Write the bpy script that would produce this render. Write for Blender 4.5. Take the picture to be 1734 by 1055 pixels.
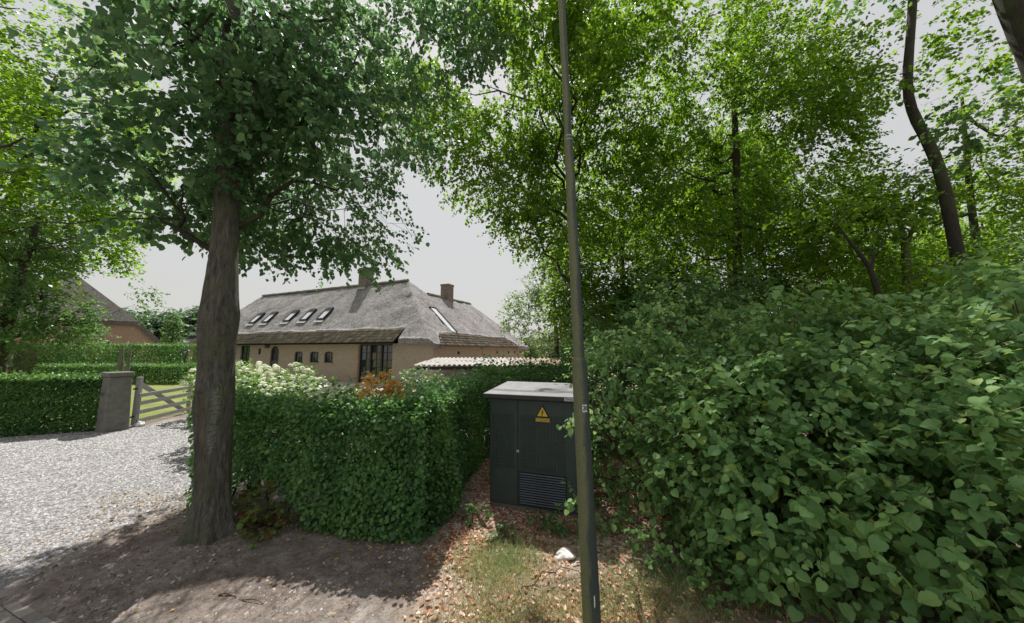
import bpy, bmesh, math, random
import numpy as np
from mathutils import Vector, Matrix, noise

R = math.radians
scene = bpy.context.scene
for o in list(bpy.data.objects):
    bpy.data.objects.remove(o)

# ------------------------------------------------------------------ camera, sky, sun, exposure
cam_d = bpy.data.cameras.new('camera')
cam = bpy.data.objects.new('camera', cam_d)
scene.collection.objects.link(cam)
cam.location = (0, 0, 2.5)
cam.rotation_euler = (R(90 + 6.5), 0, 0)
cam_d.sensor_width = 36
cam_d.lens = 36 * 570 / 1734
cam_d.clip_start = 0.05
cam_d.clip_end = 2000
scene.camera = cam

SUN_EL, SUN_AZ = 60.0, -11.0       # elevation; compass angle from +Y, negative = towards -X
world = bpy.data.worlds.new('World')
scene.world = world
world.use_nodes = True
wn, wl = world.node_tree.nodes, world.node_tree.links
wn.clear()
sky = wn.new('ShaderNodeTexSky')
sky.sky_type = 'NISHITA'
sky.sun_disc = False
sky.sun_elevation = R(SUN_EL)
sky.sun_rotation = R(SUN_AZ)
sky.air_density = 1.6
sky.dust_density = 3.0
sky.ozone_density = 1.0
veil = wn.new('ShaderNodeMix'); veil.data_type = 'RGBA'
veil.inputs[0].default_value = 0.90                     # thin high cloud over most of the sky
veil.inputs[7].default_value = (4.65, 4.63, 4.60, 1)
wl.new(sky.outputs[0], veil.inputs[6])
bg = wn.new('ShaderNodeBackground'); bg.inputs[1].default_value = 0.10
wl.new(veil.outputs[2], bg.inputs[0])
wo = wn.new('ShaderNodeOutputWorld'); wl.new(bg.outputs[0], wo.inputs[0])

sun_d = bpy.data.lights.new('sun', 'SUN')
sun_d.energy = 5.0
sun_d.angle = R(0.53)
sun_d.color = (1.0, 0.96, 0.90)
sun = bpy.data.objects.new('sun', sun_d)
scene.collection.objects.link(sun)
S = Vector((math.sin(R(SUN_AZ)) * math.cos(R(SUN_EL)), math.cos(R(SUN_AZ)) * math.cos(R(SUN_EL)), math.sin(R(SUN_EL))))
sun.rotation_euler = S.to_track_quat('Z', 'Y').to_euler()
SHX, SHY = -S.x / S.z, -S.y / S.z           # shadow offset per metre of height

scene.view_settings.view_transform = 'Standard'
scene.view_settings.look = 'None'
scene.view_settings.exposure = 0.50
scene.view_settings.gamma = 1.0
scene.view_settings.use_curve_mapping = False
scene.cycles.use_denoising = True
scene.cycles.max_bounces = 8
scene.cycles.diffuse_bounces = 4
scene.cycles.transmission_bounces = 5
scene.cycles.transparent_max_bounces = 4

rng = np.random.default_rng(7)
random.seed(7)

# ------------------------------------------------------------------ node helpers
class NT:
    def __init__(self, name):
        self.m = bpy.data.materials.new(name)
        self.m.use_nodes = True
        self.t = self.m.node_tree
        self.t.nodes.clear()
        self.out = self.t.nodes.new('ShaderNodeOutputMaterial')
    def n(self, typ, **kw):
        nd = self.t.nodes.new(typ)
        for k, v in kw.items():
            if k.startswith('i_'):
                nd.inputs[int(k[2:])].default_value = v
            else:
                setattr(nd, k, v)
        return nd
    def l(self, a, b):
        self.t.links.new(a, b)
    def coord(self, which='Object'):
        return self.n('ShaderNodeTexCoord').outputs[which]
    def mapping(self, vec, scale=(1, 1, 1), loc=(0, 0, 0)):
        mp = self.n('ShaderNodeMapping')
        mp.inputs['Scale'].default_value = scale
        mp.inputs['Location'].default_value = loc
        self.l(vec, mp.inputs[0])
        return mp.outputs[0]
    def noise(self, vec, scale, detail=4, rough=0.6, dist=0.0):
        nz = self.n('ShaderNodeTexNoise')
        nz.inputs['Scale'].default_value = scale
        nz.inputs['Detail'].default_value = detail
        nz.inputs['Roughness'].default_value = rough
        nz.inputs['Distortion'].default_value = dist
        if vec is not None:
            self.l(vec, nz.inputs['Vector'])
        return nz.outputs['Fac']
    def ramp(self, fac, stops, interp='LINEAR'):
        r = self.n('ShaderNodeValToRGB')
        r.color_ramp.interpolation = interp
        e = r.color_ramp.elements
        while len(e) < len(stops):
            e.new(0.5)
        for el, (p, c) in zip(e, stops):
            el.position = p
            el.color = (c[0], c[1], c[2], 1) if len(c) == 3 else c
        self.l(fac, r.inputs[0])
        return r.outputs[0]
    def mix(self, fac, a, b, mode='MIX'):
        mx = self.n('ShaderNodeMix', data_type='RGBA', blend_type=mode)
        for idx, v in ((0, fac), (6, a), (7, b)):
            if isinstance(v, (int, float)):
                mx.inputs[idx].default_value = v
            elif isinstance(v, tuple):
                mx.inputs[idx].default_value = (v[0], v[1], v[2], 1)
            else:
                self.l(v, mx.inputs[idx])
        return mx.outputs[2]
    def math(self, op, a, b=0.0, clamp=False):
        mt = self.n('ShaderNodeMath', operation=op, use_clamp=clamp)
        for idx, v in ((0, a), (1, b)):
            if isinstance(v, (int, float)):
                mt.inputs[idx].default_value = v
            else:
                self.l(v, mt.inputs[idx])
        return mt.outputs[0]
    def bump(self, h, strength=0.5, dist=0.02, normal=None):
        b = self.n('ShaderNodeBump')
        b.inputs['Strength'].default_value = strength
        b.inputs['Distance'].default_value = dist
        self.l(h, b.inputs['Height'])
        if normal is not None:
            self.l(normal, b.inputs['Normal'])
        return b.outputs[0]
    def principled(self, col, rough=0.7, spec=0.3, normal=None, metal=0.0):
        p = self.n('ShaderNodeBsdfPrincipled')
        if isinstance(col, tuple):
            p.inputs['Base Color'].default_value = (col[0], col[1], col[2], 1)
        else:
            self.l(col, p.inputs['Base Color'])
        if isinstance(rough, (int, float)):
            p.inputs['Roughness'].default_value = rough
        else:
            self.l(rough, p.inputs['Roughness'])
        p.inputs['Specular IOR Level'].default_value = spec
        p.inputs['Metallic'].default_value = metal
        if normal is not None:
            self.l(normal, p.inputs['Normal'])
        return p.outputs[0]
    def done(self, shader):
        self.l(shader, self.out.inputs[0])
        return self.m


def leaf_mat(name, dark, mid, light, trans=0.45, tcol=None, rough=0.42, spec=0.4, rare=None, clump=0.9, gain=1.45, hue=.478):
    """leaf: glossy front, light passing through, colour varies from leaf to leaf and from spray to spray"""
    if gain != 1:
        dark, mid, light = (tuple(x * gain for x in c) for c in (dark, mid, light))
    t = NT(name)
    geo = t.n('ShaderNodeNewGeometry')
    oi = t.n('ShaderNodeObjectInfo')
    r = t.math('FRACT', t.math('ADD', geo.outputs['Random Per Island'], oi.outputs['Random']))
    nz = t.noise(geo.outputs['Position'], clump, 3, 0.6)
    nz = t.math('MULTIPLY', t.math('SUBTRACT', nz, 0.5), 1.4)
    f = t.math('ADD', t.math('MULTIPLY', t.math('SUBTRACT', r, 0.5), 0.75), t.math('ADD', nz, 0.5), clamp=True)
    stops = [(0.0, dark), (0.5, mid), (1.0, light)]
    col = t.ramp(f, stops)
    if rare is not None:
        sel = t.math('GREATER_THAN', r, rare[0])
        col = t.mix(sel, col, rare[1])
    hs = t.n('ShaderNodeHueSaturation')
    hs.inputs['Hue'].default_value = hue
    hs.inputs['Saturation'].default_value = 1.10
    hs.inputs['Value'].default_value = 1.75
    t.l(col, hs.inputs['Color'])
    if tcol is not None:
        tc = t.mix(0.6, hs.outputs[0], tcol)
    else:
        tc = hs.outputs[0]
    p = t.principled(col, rough, spec)
    tr = t.n('ShaderNodeBsdfTranslucent')
    t.l(tc, tr.inputs[0])
    mx = t.n('ShaderNodeMixShader')
    mx.inputs[0].default_value = trans
    t.l(p, mx.inputs[1]); t.l(tr.outputs[0], mx.inputs[2])
    return t.done(mx.outputs[0])


def plain(name, col, rough=0.6, spec=0.3, metal=0.0, var=0.15, scale=6.0, bump=0.0, bscale=60.0):
    t = NT(name)
    c = t.coord()
    n1 = t.noise(c, scale, 5, 0.65)
    a = tuple(x * (1 - var) for x in col); b = tuple(min(1, x * (1 + var)) for x in col)
    cc = t.ramp(n1, [(0.3, a), (0.7, b)])
    nrm = None
    if bump:
        nrm = t.bump(t.noise(c, bscale, 4, 0.7), bump, 0.01)
    return t.done(t.principled(cc, rough, spec, nrm, metal))


M = {}
M['linden'] = leaf_mat('linden_leaf', (.022, .056, .018), (.040, .090, .026), (.075, .135, .035), .52)
M['linden_near'] = leaf_mat('linden_leaf_near', (.028, .068, .028), (.050, .105, .045), (.085, .150, .060), .52, gain=1.7)
M['bright'] = leaf_mat('bright_leaf', (.035, .085, .012), (.070, .150, .020), (.130, .230, .030), .62)
M['dark'] = leaf_mat('dark_leaf', (.024, .056, .022), (.042, .088, .030), (.072, .125, .036), .48, gain=2.1)
M['wood'] = leaf_mat('wood_leaf', (.030, .075, .012), (.060, .130, .018), (.120, .210, .028), .60)
M['pale'] = leaf_mat('pale_leaf', (.055, .100, .040), (.090, .145, .055), (.140, .200, .080), .45)
M['hazel'] = leaf_mat('hazel_leaf', (.036, .078, .028), (.066, .122, .044), (.110, .175, .058), .38, rough=.55, spec=.25, rare=(.96, (.24, .34, .09)), gain=2.45, clump=1.6)
M['hedge'] = leaf_mat('hedge_leaf', (.020, .052, .018), (.040, .092, .030), (.085, .155, .044), .46, rough=.40, spec=.45, gain=2.4)
M['hedge_far'] = leaf_mat('far_hedge_leaf', (.022, .060, .016), (.040, .095, .024), (.075, .140, .035), .38, gain=1.9)
M['box'] = leaf_mat('shrub_leaf', (.028, .070, .024), (.055, .115, .035), (.10, .18, .06), .42, gain=1.7)
M['hydrangea_leaf'] = leaf_mat('hydrangea_leaf', (.04, .09, .02), (.075, .15, .035), (.12, .21, .05), .4)
M['petal'] = leaf_mat('hydrangea_petal', (.56, .62, .42), (.74, .76, .64), (.86, .86, .82), .3, rough=.7, spec=.1, gain=1.0)
M['copper'] = leaf_mat('copper_leaf', (.42, .22, .06), (.60, .38, .13), (.74, .56, .30), .4, gain=1.0, hue=.51)
M['redgreen'] = leaf_mat('red_green_leaf', (.10, .03, .015), (.06, .09, .02), (.10, .17, .03), .35, clump=6)
M['litter'] = leaf_mat('dry_leaf', (.20, .075, .04), (.42, .21, .13), (.74, .60, .48), .12, rough=.8, spec=.1, clump=5, gain=1.0)
M['grass'] = leaf_mat('grass_blade', (.12, .14, .05), (.25, .25, .11), (.42, .38, .22), .35, clump=1.6, gain=1.15)
M['far_leaf'] = leaf_mat('far_tree_leaf', (.05, .095, .05), (.07, .125, .065), (.10, .16, .08), .3)


def bark(name, a, b, moss=None, moss_amt=0.5, streak=True, scale=1.0):
    t = NT(name)
    c = t.coord()
    m1 = t.mapping(c, (9 * scale, 9 * scale, 1.6 * scale))
    n1 = t.noise(m1, 3.0, 7, 0.68, 0.5)
    n2 = t.noise(c, 38 * scale, 6, 0.7)
    n3 = t.noise(c, 2.2, 4, 0.65)
    col = t.ramp(n1, [(0.28, a), (0.72, b)])
    col = t.mix(t.math('MULTIPLY', n2, 0.55), col, tuple(x * 0.45 for x in a), 'MIX')
    if moss:
        f = t.ramp(t.math('ADD', t.math('MULTIPLY', n3, 0.7), t.math('MULTIPLY', n2, 0.3)), [(0.50 - 0.1 * moss_amt, (0, 0, 0)), (0.62, (1, 1, 1))])
        col = t.mix(f, col, moss)
    h = t.math('ADD', t.math('MULTIPLY', n1, 0.8), t.math('MULTIPLY', n2, 0.5))
    return t.done(t.principled(col, 0.85, 0.15, t.bump(h, 0.9, 0.03)))


M['bark'] = bark('linden_bark', (.085, .075, .062), (.19, .175, .145), (.13, .155, .095), .6)
M['bark_dark'] = bark('dark_bark', (.035, .030, .024), (.085, .075, .06), (.06, .07, .035), .3)
M['bark_grey'] = bark('grey_bark', (.07, .07, .055), (.16, .155, .125), (.09, .12, .05), .8)
M['scar'] = plain('bare_wood', (.27, .20, .14), .8, .15, var=.3, scale=12, bump=.5, bscale=40)
M['lichen'] = plain('lichen', (.26, .30, .23), .9, .1, var=.35, scale=30, bump=.6, bscale=80)
M['twig'] = plain('twig', (.10, .075, .045), .8, .15, var=.3)
M['twig_green'] = plain('green_twig', (.13, .14, .06), .7, .2, var=.3)


# ------------------------------------------------------------------ object helpers
def link(o, parent=None):
    scene.collection.objects.link(o)
    if parent is not None:
        o.parent = parent
    return o

def tag(o, label=None, cat=None, group=None, kind=None):
    if label: o['label'] = label
    if cat: o['category'] = cat
    if group: o['group'] = group
    if kind: o['kind'] = kind
    return o

def empty(name, loc, rz=0.0, label=None, cat=None, group=None):
    o = bpy.data.objects.new(name, None)
    o.empty_display_size = 0.2
    o.location = loc
    o.rotation_euler = (0, 0, rz)
    link(o)
    return tag(o, label, cat, group)

def mesh_np(name, verts, faces, mat, parent=None, smooth=False, local=None):
    """faces: list of (M,k) int arrays; verts in world unless local"""
    verts = np.asarray(verts, dtype=np.float32)
    me = bpy.data.meshes.new(name)
    me.vertices.add(len(verts))
    me.vertices.foreach_set('co', verts.ravel())
    loops = np.concatenate([np.asarray(f, dtype=np.int32).ravel() for f in faces])
    tot = np.concatenate([np.full(len(f), np.asarray(f).shape[1], dtype=np.int32) for f in faces])
    start = np.concatenate([[0], np.cumsum(tot)[:-1]]).astype(np.int32)
    me.loops.add(len(loops))
    me.loops.foreach_set('vertex_index', loops)
    me.polygons.add(len(tot))
    me.polygons.foreach_set('loop_start', start)
    me.polygons.foreach_set('loop_total', tot)
    if smooth:
        me.polygons.foreach_set('use_smooth', np.ones(len(tot), dtype=bool))
    me.update(calc_edges=True)
    if mat is not None:
        me.materials.append(mat)
    o = bpy.data.objects.new(name, me)
    link(o, parent)
    if parent is not None and local is None:
        # keep world coordinates under a placed parent
        o.matrix_parent_inverse = Matrix.LocRotScale(parent.location, parent.rotation_euler, None).inverted()
    return o

class MB:
    """collects simple solids into one mesh (local coordinates of the parent)"""
    def __init__(self):
        self.v = []; self.f = []
    def add(self, vs, fs):
        k = len(self.v)
        self.v += [tuple(p) for p in vs]
        self.f += [tuple(i + k for i in f) for f in fs]
        return self
    def box(self, x0, x1, y0, y1, z0, z1):
        return self.add([(x0, y0, z0), (x1, y0, z0), (x1, y1, z0), (x0, y1, z0), (x0, y0, z1), (x1, y0, z1), (x1, y1, z1), (x0, y1, z1)],
                        [(0, 3, 2, 1), (4, 5, 6, 7), (0, 1, 5, 4), (1, 2, 6, 5), (2, 3, 7, 6), (3, 0, 4, 7)])
    def beam(self, a, b, w, h, up=(0, 0, 1)):
        a = Vector(a); b = Vector(b); d = (b - a).normalized(); u = Vector(up)
        if abs(d.dot(u)) > .99: u = Vector((0, 1, 0))
        s = d.cross(u).normalized(); u = s.cross(d).normalized()
        s *= w / 2; u *= h / 2
        vs = [a - s - u, a + s - u, a + s + u, a - s + u, b - s - u, b + s - u, b + s + u, b - s + u]
        return self.add(vs, [(0, 1, 2, 3), (7, 6, 5, 4), (0, 4, 5, 1), (1, 5, 6, 2), (2, 6, 7, 3), (3, 7, 4, 0)])
    def prism(self, pts, y0, y1):
        """polygon in x,z (counter-clockwise seen from -y) extruded in y"""
        n = len(pts)
        vs = [(x, y0, z) for x, z in pts] + [(x, y1, z) for x, z in pts]
        fs = [tuple(range(n)), tuple(range(2 * n - 1, n - 1, -1))] + [(i, i + n, (i + 1) % n + n, (i + 1) % n) for i in range(n)]
        return self.add(vs, fs)
    def cyl(self, a, b, r0, r1=None, n=12):
        a = Vector(a); b = Vector(b); r1 = r0 if r1 is None else r1
        d = (b - a).normalized(); s = d.orthogonal().normalized(); u = d.cross(s)
        vs = []
        for p, r in ((a, r0), (b, r1)):
            for i in range(n):
                an = 2 * math.pi * i / n
                vs.append(p + (s * math.cos(an) + u * math.sin(an)) * r)
        fs = [(i, (i + 1) % n, (i + 1) % n + n, i + n) for i in range(n)] + [tuple(range(n - 1, -1, -1)), tuple(range(n, 2 * n))]
        return self.add(vs, fs)
    def build(self, name, mat, parent=None, bevel=0.0, smooth=False):
        me = bpy.data.meshes.new(name)
        me.from_pydata(self.v, [], self.f)
        me.update()
        if bevel:
            bm = bmesh.new(); bm.from_mesh(me)
            bmesh.ops.bevel(bm, geom=bm.edges[:], offset=bevel, segments=1, affect='EDGES')
            bm.to_mesh(me); bm.free()
        me.materials.append(mat)
        if smooth:
            me.polygons.foreach_set('use_smooth', [True] * len(me.polygons))
        o = bpy.data.objects.new(name, me)
        return link(o, parent)

def copy_tree(o, parent=None):
    c = o.copy(); scene.collection.objects.link(c)
    if parent is not None:
        c.parent = parent
        c.matrix_parent_inverse = o.matrix_parent_inverse
    for ch in list(o.children):
        copy_tree(ch, c)
    return c

def text(name, body, size, mat, parent, loc, rot, extrude=0.0006, ax='CENTER'):
    cu = bpy.data.curves.new(name, 'FONT')
    cu.body = body; cu.size = size; cu.extrude = extrude
    cu.align_x = ax; cu.align_y = 'CENTER'
    tmp = bpy.data.objects.new(name, cu); scene.collection.objects.link(tmp)
    bpy.context.view_layer.update()
    me = bpy.data.meshes.new_from_object(tmp)
    bpy.data.objects.remove(tmp)
    me.materials.clear(); me.materials.append(mat)
    o = bpy.data.objects.new(name, me)
    o.location = loc; o.rotation_euler = rot
    return link(o, parent)

# ------------------------------------------------------------------ vegetation helpers
def nrm(v):
    return v / np.maximum(np.linalg.norm(v, axis=-1, keepdims=True), 1e-9)

_k = np.random.default_rng(99)
_KV = nrm(_k.normal(size=(9, 3))); _KP = _k.uniform(0, 6.28, 9)
def pn(p, scale):
    """cheap smooth noise -1..1"""
    q = p * scale
    w = q + 0.8 * np.sin(q[:, [1, 2, 0]] * 1.3 + 1.0)
    return np.sin(w @ _KV.T * 2.2 + _KP).mean(axis=1) * 2.2

LEAF4 = (np.array([(0, 0, 0), (.40, .46, .10), (0, 1, -.05), (-.40, .46, .10)]), [np.array([[0, 1, 2, 3]])])
LEAF6 = (np.array([(0, 0, 0), (.42, .22, .08), (.36, .64, .05), (0, 1, -.10), (-.36, .64, .05), (-.42, .22, .08)]),
         [np.array([[0, 1, 2, 3], [0, 3, 4, 5]])])
_o = [(.20, -.07, .05), (.40, .05, .09), (.50, .28, .12), (.47, .42, .09), (.49, .56, .10), (.38, .74, .05), (.28, .84, .02), (0, 1.08, -.15),
      (-.30, .82, .01), (-.38, .70, .04), (-.50, .52, .09), (-.47, .38, .07), (-.51, .22, .11), (-.38, .03, .09), (-.18, -.06, .05)]
LEAF12 = (np.array([(0, 0, 0)] + _o + [(0, .5, -.03)]),
          [np.array([[16, i, i + 1] for i in range(15)] + [[16, 15, 0]])])

def leaves(name, pos, fwd, up, size, tmpl, mat, parent=None, width=1.0):
    N = len(pos)
    fwd = nrm(fwd)
    up = nrm(up - (up * fwd).sum(1, keepdims=True) * fwd)
    side = np.cross(fwd, up)
    T, F = tmpl
    size = size.reshape(-1, 1, 1)
    wv = T[None, :, 0:1] * side[:, None, :] * width + T[None, :, 1:2] * fwd[:, None, :] + T[None, :, 2:3] * up[:, None, :]
    v = pos[:, None, :] + wv * size
    k = len(T)
    off = (np.arange(N) * k).reshape(-1, 1, 1)
    fs = [(f[None] + off).reshape(-1, f.shape[1]) for f in F]
    return mesh_np(name, v.reshape(-1, 3), fs, mat, parent)

def leaf_mesh(tmpl, mat, name='leaf'):
    T, F = tmpl
    me = bpy.data.meshes.new(name)
    me.from_pydata([tuple(p) for p in T], [], [tuple(int(i) for i in f) for fa in F for f in fa])
    me.materials.append(mat)
    return me

def leaf_objects(me, pos, fwd, up, size, parent):
    """separate leaf objects sharing one mesh (world coordinates)"""
    fwd = nrm(fwd); up = nrm(up - (up * fwd).sum(1, keepdims=True) * fwd); side = np.cross(fwd, up)
    inv = Matrix.LocRotScale(parent.location, parent.rotation_euler, None).inverted()
    for i in range(len(pos)):
        o = bpy.data.objects.new('leaf', me)
        s = size[i]
        m = Matrix(((side[i, 0], fwd[i, 0], up[i, 0], pos[i, 0]), (side[i, 1], fwd[i, 1], up[i, 1], pos[i, 1]),
                    (side[i, 2], fwd[i, 2], up[i, 2], pos[i, 2]), (0, 0, 0, 1)))
        m = m @ Matrix.Diagonal((s, s, s, 1))
        scene.collection.objects.link(o)
        o.parent = parent
        o.matrix_basis = inv @ m

def tubes(name, paths, mat, parent=None, sides=5, smooth=True):
    """paths: list of (points (n,3), radii (n,)); one mesh"""
    V = []; F = []; base = 0
    for pts, rad in paths:
        pts = np.asarray(pts, float); rad = np.asarray(rad, float)
        n = len(pts)
        d = np.gradient(pts, axis=0); d = nrm(d)
        ref = np.array([0.3, 0.2, 1.0]) if abs(d[0, 2]) < 0.8 else np.array([1.0, 0.1, 0.0])
        s = nrm(np.cross(d, ref)); u = np.cross(s, d)
        an = np.linspace(0, 2 * math.pi, sides, endpoint=False)
        ring = pts[:, None] + (s[:, None] * np.cos(an)[None, :, None] + u[:, None] * np.sin(an)[None, :, None]) * rad[:, None, None]
        V.append(ring.reshape(-1, 3))
        i = np.arange(n - 1)[:, None] * sides; j = np.arange(sides)[None]; j2 = (j + 1) % sides
        F.append(np.stack([i + j, i + j2, i + sides + j2, i + sides + j], -1).reshape(-1, 4) + base)
        base += n * sides
    return mesh_np(name, np.concatenate(V), [np.concatenate(F)], mat, parent, smooth=smooth)

def bend_path(a, b, n, wob, r0, r1, sag=0.0, g=None):
    g = g or rng
    a = np.array(a, float); b = np.array(b, float)
    t = np.linspace(0, 1, n)[:, None]
    L = np.linalg.norm(b - a)
    w = np.cumsum(g.normal(size=(n, 3)), axis=0); w -= w[0]; w = w - t * w[-1]
    p = a + (b - a) * t + w * wob * L / n
    p[:, 2] += sag * L * np.sin(math.pi * t[:, 0])
    return p, r0 + (r1 - r0) * t[:, 0] ** 0.8

def sprays(c, out, nl, L, size, droop, g, tilt=0.45, lean=0.35):
    """c (n,3) spray roots, out (n,3) directions; returns leaf arrays and twig paths"""
    n = len(c)
    d = nrm(out * np.array([1, 1, .45]) + g.normal(size=(n, 3)) * 0.45 + np.array([0, 0, -droop]))
    Ls = L * g.uniform(.6, 1.25, size=(n, 1))
    t = (np.arange(nl)[None] + g.uniform(0, 1, size=(n, nl))) / nl
    sag = -(t ** 2) * 0.25 * Ls * (0.4 + droop)
    p = c[:, None] + d[:, None] * (t * Ls)[..., None]
    p[..., 2] += sag
    s = nrm(np.cross(d, np.array([0, 0, 1.0])))
    alt = np.where(np.arange(nl) % 2 == 0, 1.0, -1.0)[None, :, None]
    f = d[:, None] * .55 + s[:, None] * alt * g.uniform(.5, 1.1, size=(n, nl, 1)) + g.normal(size=(n, nl, 3)) * .3
    f[..., 2] -= lean * g.uniform(.2, 1.6, size=(n, nl))
    u = np.array([0, 0, 1.0]) + g.normal(size=(n, nl, 3)) * tilt + out[:, None] * 0.25
    sz = size * g.uniform(.5, 1.25, size=(n, nl)) * g.uniform(.75, 1.15, size=(n, 1))
    p = p + g.normal(size=p.shape) * L * 0.05
    mid = c + d * Ls * .5 + np.array([0, 0, -.06]) * Ls * (0.4 + droop)
    end = c + d * Ls + np.array([0, 0, -.25]) * Ls * (0.4 + droop)
    return p.reshape(-1, 3), f.reshape(-1, 3), u.reshape(-1, 3), sz.ravel(), (c, mid, end)

def twigs(name, tw, r, mat, parent, every=1):
    c, m, e = (x[::every] for x in tw)
    n = len(c)
    an = np.array([0, 2.094, 4.189])
    ring = np.stack([np.cos(an), np.sin(an) * .7, np.sin(an) * .7], -1)
    P = np.stack([c, m, e], 1); rr = np.array([r, r * .7, r * .3])
    v = P[:, :, None] + ring[None, None] * rr[None, :, None, None]
    F = []
    for k in range(2):
        for j in range(3):
            F.append([k * 3 + j, k * 3 + (j + 1) % 3, k * 3 + 3 + (j + 1) % 3, k * 3 + 3 + j])
    F = np.array(F)
    fs = (F[None] + (np.arange(n) * 9)[:, None, None]).reshape(-1, 4)
    o = mesh_np(name, v.reshape(-1, 3), [fs], mat, parent)
    o['kind'] = 'stuff'
    return o

def lobes_sample(lobes, n, g, inner=0.35):
    """lobes (cx,cy,cz,rx,ry,rz[,weight]); points biased to the skin of each lobe"""
    A = np.array([l[:6] for l in lobes], float)
    w = np.array([(l[6] if len(l) > 6 else 1.0) * (l[3] * l[4] * l[5]) ** (2 / 3) for l in lobes]); w /= w.sum()
    k = g.choice(len(lobes), n, p=w)
    d = nrm(g.normal(size=(n, 3)))
    r = (inner ** 3 + (1 - inner ** 3) * g.uniform(size=n)) ** (1 / 3)
    p = A[k, :3] + d * r[:, None] * A[k, 3:6]
    out = nrm(d * A[k, 3:6].mean(axis=1, keepdims=True) / A[k, 3:6])
    return p, out

def shadow_point(p):
    return p[:, 0] + p[:, 2] * SHX, p[:, 1] + p[:, 2] * SHY

# leaves cut from the crowns so sun reaches drive, verge, cabinet roof, soil patch
def sunny(p, g, amount=1.0):
    x, y = shadow_point(p)
    q = np.stack([x, y, np.zeros_like(x)], 1)
    wob = pn(q, 1.1) * .28
    edge = np.interp(y, [2.8, 4.2, 4.6, 5.1, 6.9, 9.0], [-6.6, -5.95, -5.5, -5.6, -6.35, -7.2])
    drive = (x < edge + wob) & (y > 2.0) & (y < 13) & (x > -20)
    ve = np.interp(y, [2.8, 3.4, 5.7, 7.5], [-1.25, -0.98, -0.36, -0.2])
    verge = (x > ve + wob * .5) & (x < 1.35 + wob) & (y > 2.8) & (y < 6.9)
    patch = (((x + 2.3) / 1.5) ** 2 + ((y - 3.1) / .95) ** 2 < 1.0 + wob)
    thin = (pn(q, 2.3) < 0.85)
    dap = (pn(q, 3.7) < 1.15)
    kill = (drive & (g.uniform(size=len(x)) < .995)) | (verge & dap) | (patch & thin)
    return ~kill

def make_crown(parent, lobes, n, nl, L, size, droop, mat, tmpl, g, hole=0.35, nscale=0.5, twig=None, keep=True, keepf=None,
               inner=.35, name='crown', near=0, near_mesh=None, every=1, tilt=.45, lean=.35, width=1.0):
    p, out = lobes_sample(lobes, n, g, inner)
    p = p[pn(p, nscale) > -.85 + hole * 1.6]if hole else p
    # recompute outward direction after mask
    A = np.array([l[:3] for l in lobes])
    k = ((p[:, None] - A[None]) ** 2).sum(-1).argmin(1)
    out = nrm(p - A[k])
    m = np.ones(len(p), bool)
    if keepf is not None:
        m &= keepf(p)
    dist = np.linalg.norm(p - np.array([0, 0, 2.5]), axis=1)
    m &= dist > 1.5
    p, out = p[m], out[m]
    lp, f, u, s, tw = sprays(p, out, nl, L, size, droop, g, tilt, lean)
    if keep:
        k = sunny(lp, g)
        lp, f, u, s = lp[k], f[k], u[k], s[k]
        k2 = sunny(tw[2], g); tw = tuple(x[k2] for x in tw)
    if near:
        c = lp - np.array([0, 0, 2.5])
        inview = (c[:, 1] > .8) & (np.abs(c[:, 0]) < 1.45 * c[:, 1]) & (c[:, 2] < 1.0 * c[:, 1])
        d = np.linalg.norm(c, axis=1) / s
        d[~inview] = 1e9
        idx = np.argsort(d)[:near]
        leaf_objects(near_mesh, lp[idx], f[idx], u[idx], s[idx], parent)
        mask = np.ones(len(lp), bool); mask[idx] = False
        lp, f, u, s = lp[mask], f[mask], u[mask], s[mask]
    o = leaves(name, lp, f, u, s, tmpl, mat, parent, width)
    o['kind'] = 'stuff'
    if twig:
        twigs('twigs', tw, twig[0], twig[1], parent, every)
    return o

def make_limbs(parent, origin_pts, targets, r0, mat, g, subs=3, sides=7, wob=.5):
    for a, b in zip(origin_pts, targets):
        main = bend_path(a, b, 9, wob, r0 * g.uniform(.7, 1.1), r0 * .15, .06, g)
        paths = [main]
        for k in range(subs):
            i = g.integers(2, 8)
            L = np.linalg.norm(np.array(b) - np.array(a))
            e = main[0][i] + nrm((np.array(b) - np.array(a))[None])[0] * L * .3 + g.normal(size=3) * L * .22
            paths.append(bend_path(main[0][i], e, 6, .5, main[1][i] * .6, main[1][i] * .12, 0, g))
        tubes('limb', paths, mat, parent, sides)

def simple_trunk(parent, pts, rad, mat, g, sides=12, wob=.03):
    pts = np.array(pts, float); rad = np.array(rad, float)
    t = np.linspace(0, len(pts) - 1, (len(pts) - 1) * 6 + 1)
    P = np.stack([np.interp(t, range(len(pts)), pts[:, k]) for k in range(3)], 1)
    for _ in range(3):
        P[1:-1] = (P[:-2] + 2 * P[1:-1] + P[2:]) / 4
    rr = np.interp(t, range(len(rad)), rad) * (1 + g.normal(size=len(t)) * wob)
    return tubes('trunk', [(P, rr)], mat, parent, sides)

# ================================================================== GROUND
def pl_in(x, y, poly):
    """signed-ish inside test for convex polygon (ccw): min distance to edges, positive inside"""
    d = np.full(x.shape, 1e9)
    for (ax, ay), (bx, by) in zip(poly, poly[1:] + poly[:1]):
        L = math.hypot(bx - ax, by - ay)
        d = np.minimum(d, ((bx - ax) * (y - ay) - (by - ay) * (x - ax)) / L)
    return d

def road_d(x, y):          # >0 on the road side of the paving edge
    return ((-5.55 - x) * .36 + (3.96 - y) * .933)

def axis(lo, hi, near_lo, near_hi, step, grow):
    a = list(np.arange(near_lo, near_hi, step)); s = step
    while a[-1] < hi:
        s *= grow; a.append(a[-1] + s)
    s = step; b = []
    x = near_lo
    while x > lo:
        s *= grow; x -= s; b.append(x)
    return np.array(b[::-1] + a)

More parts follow.
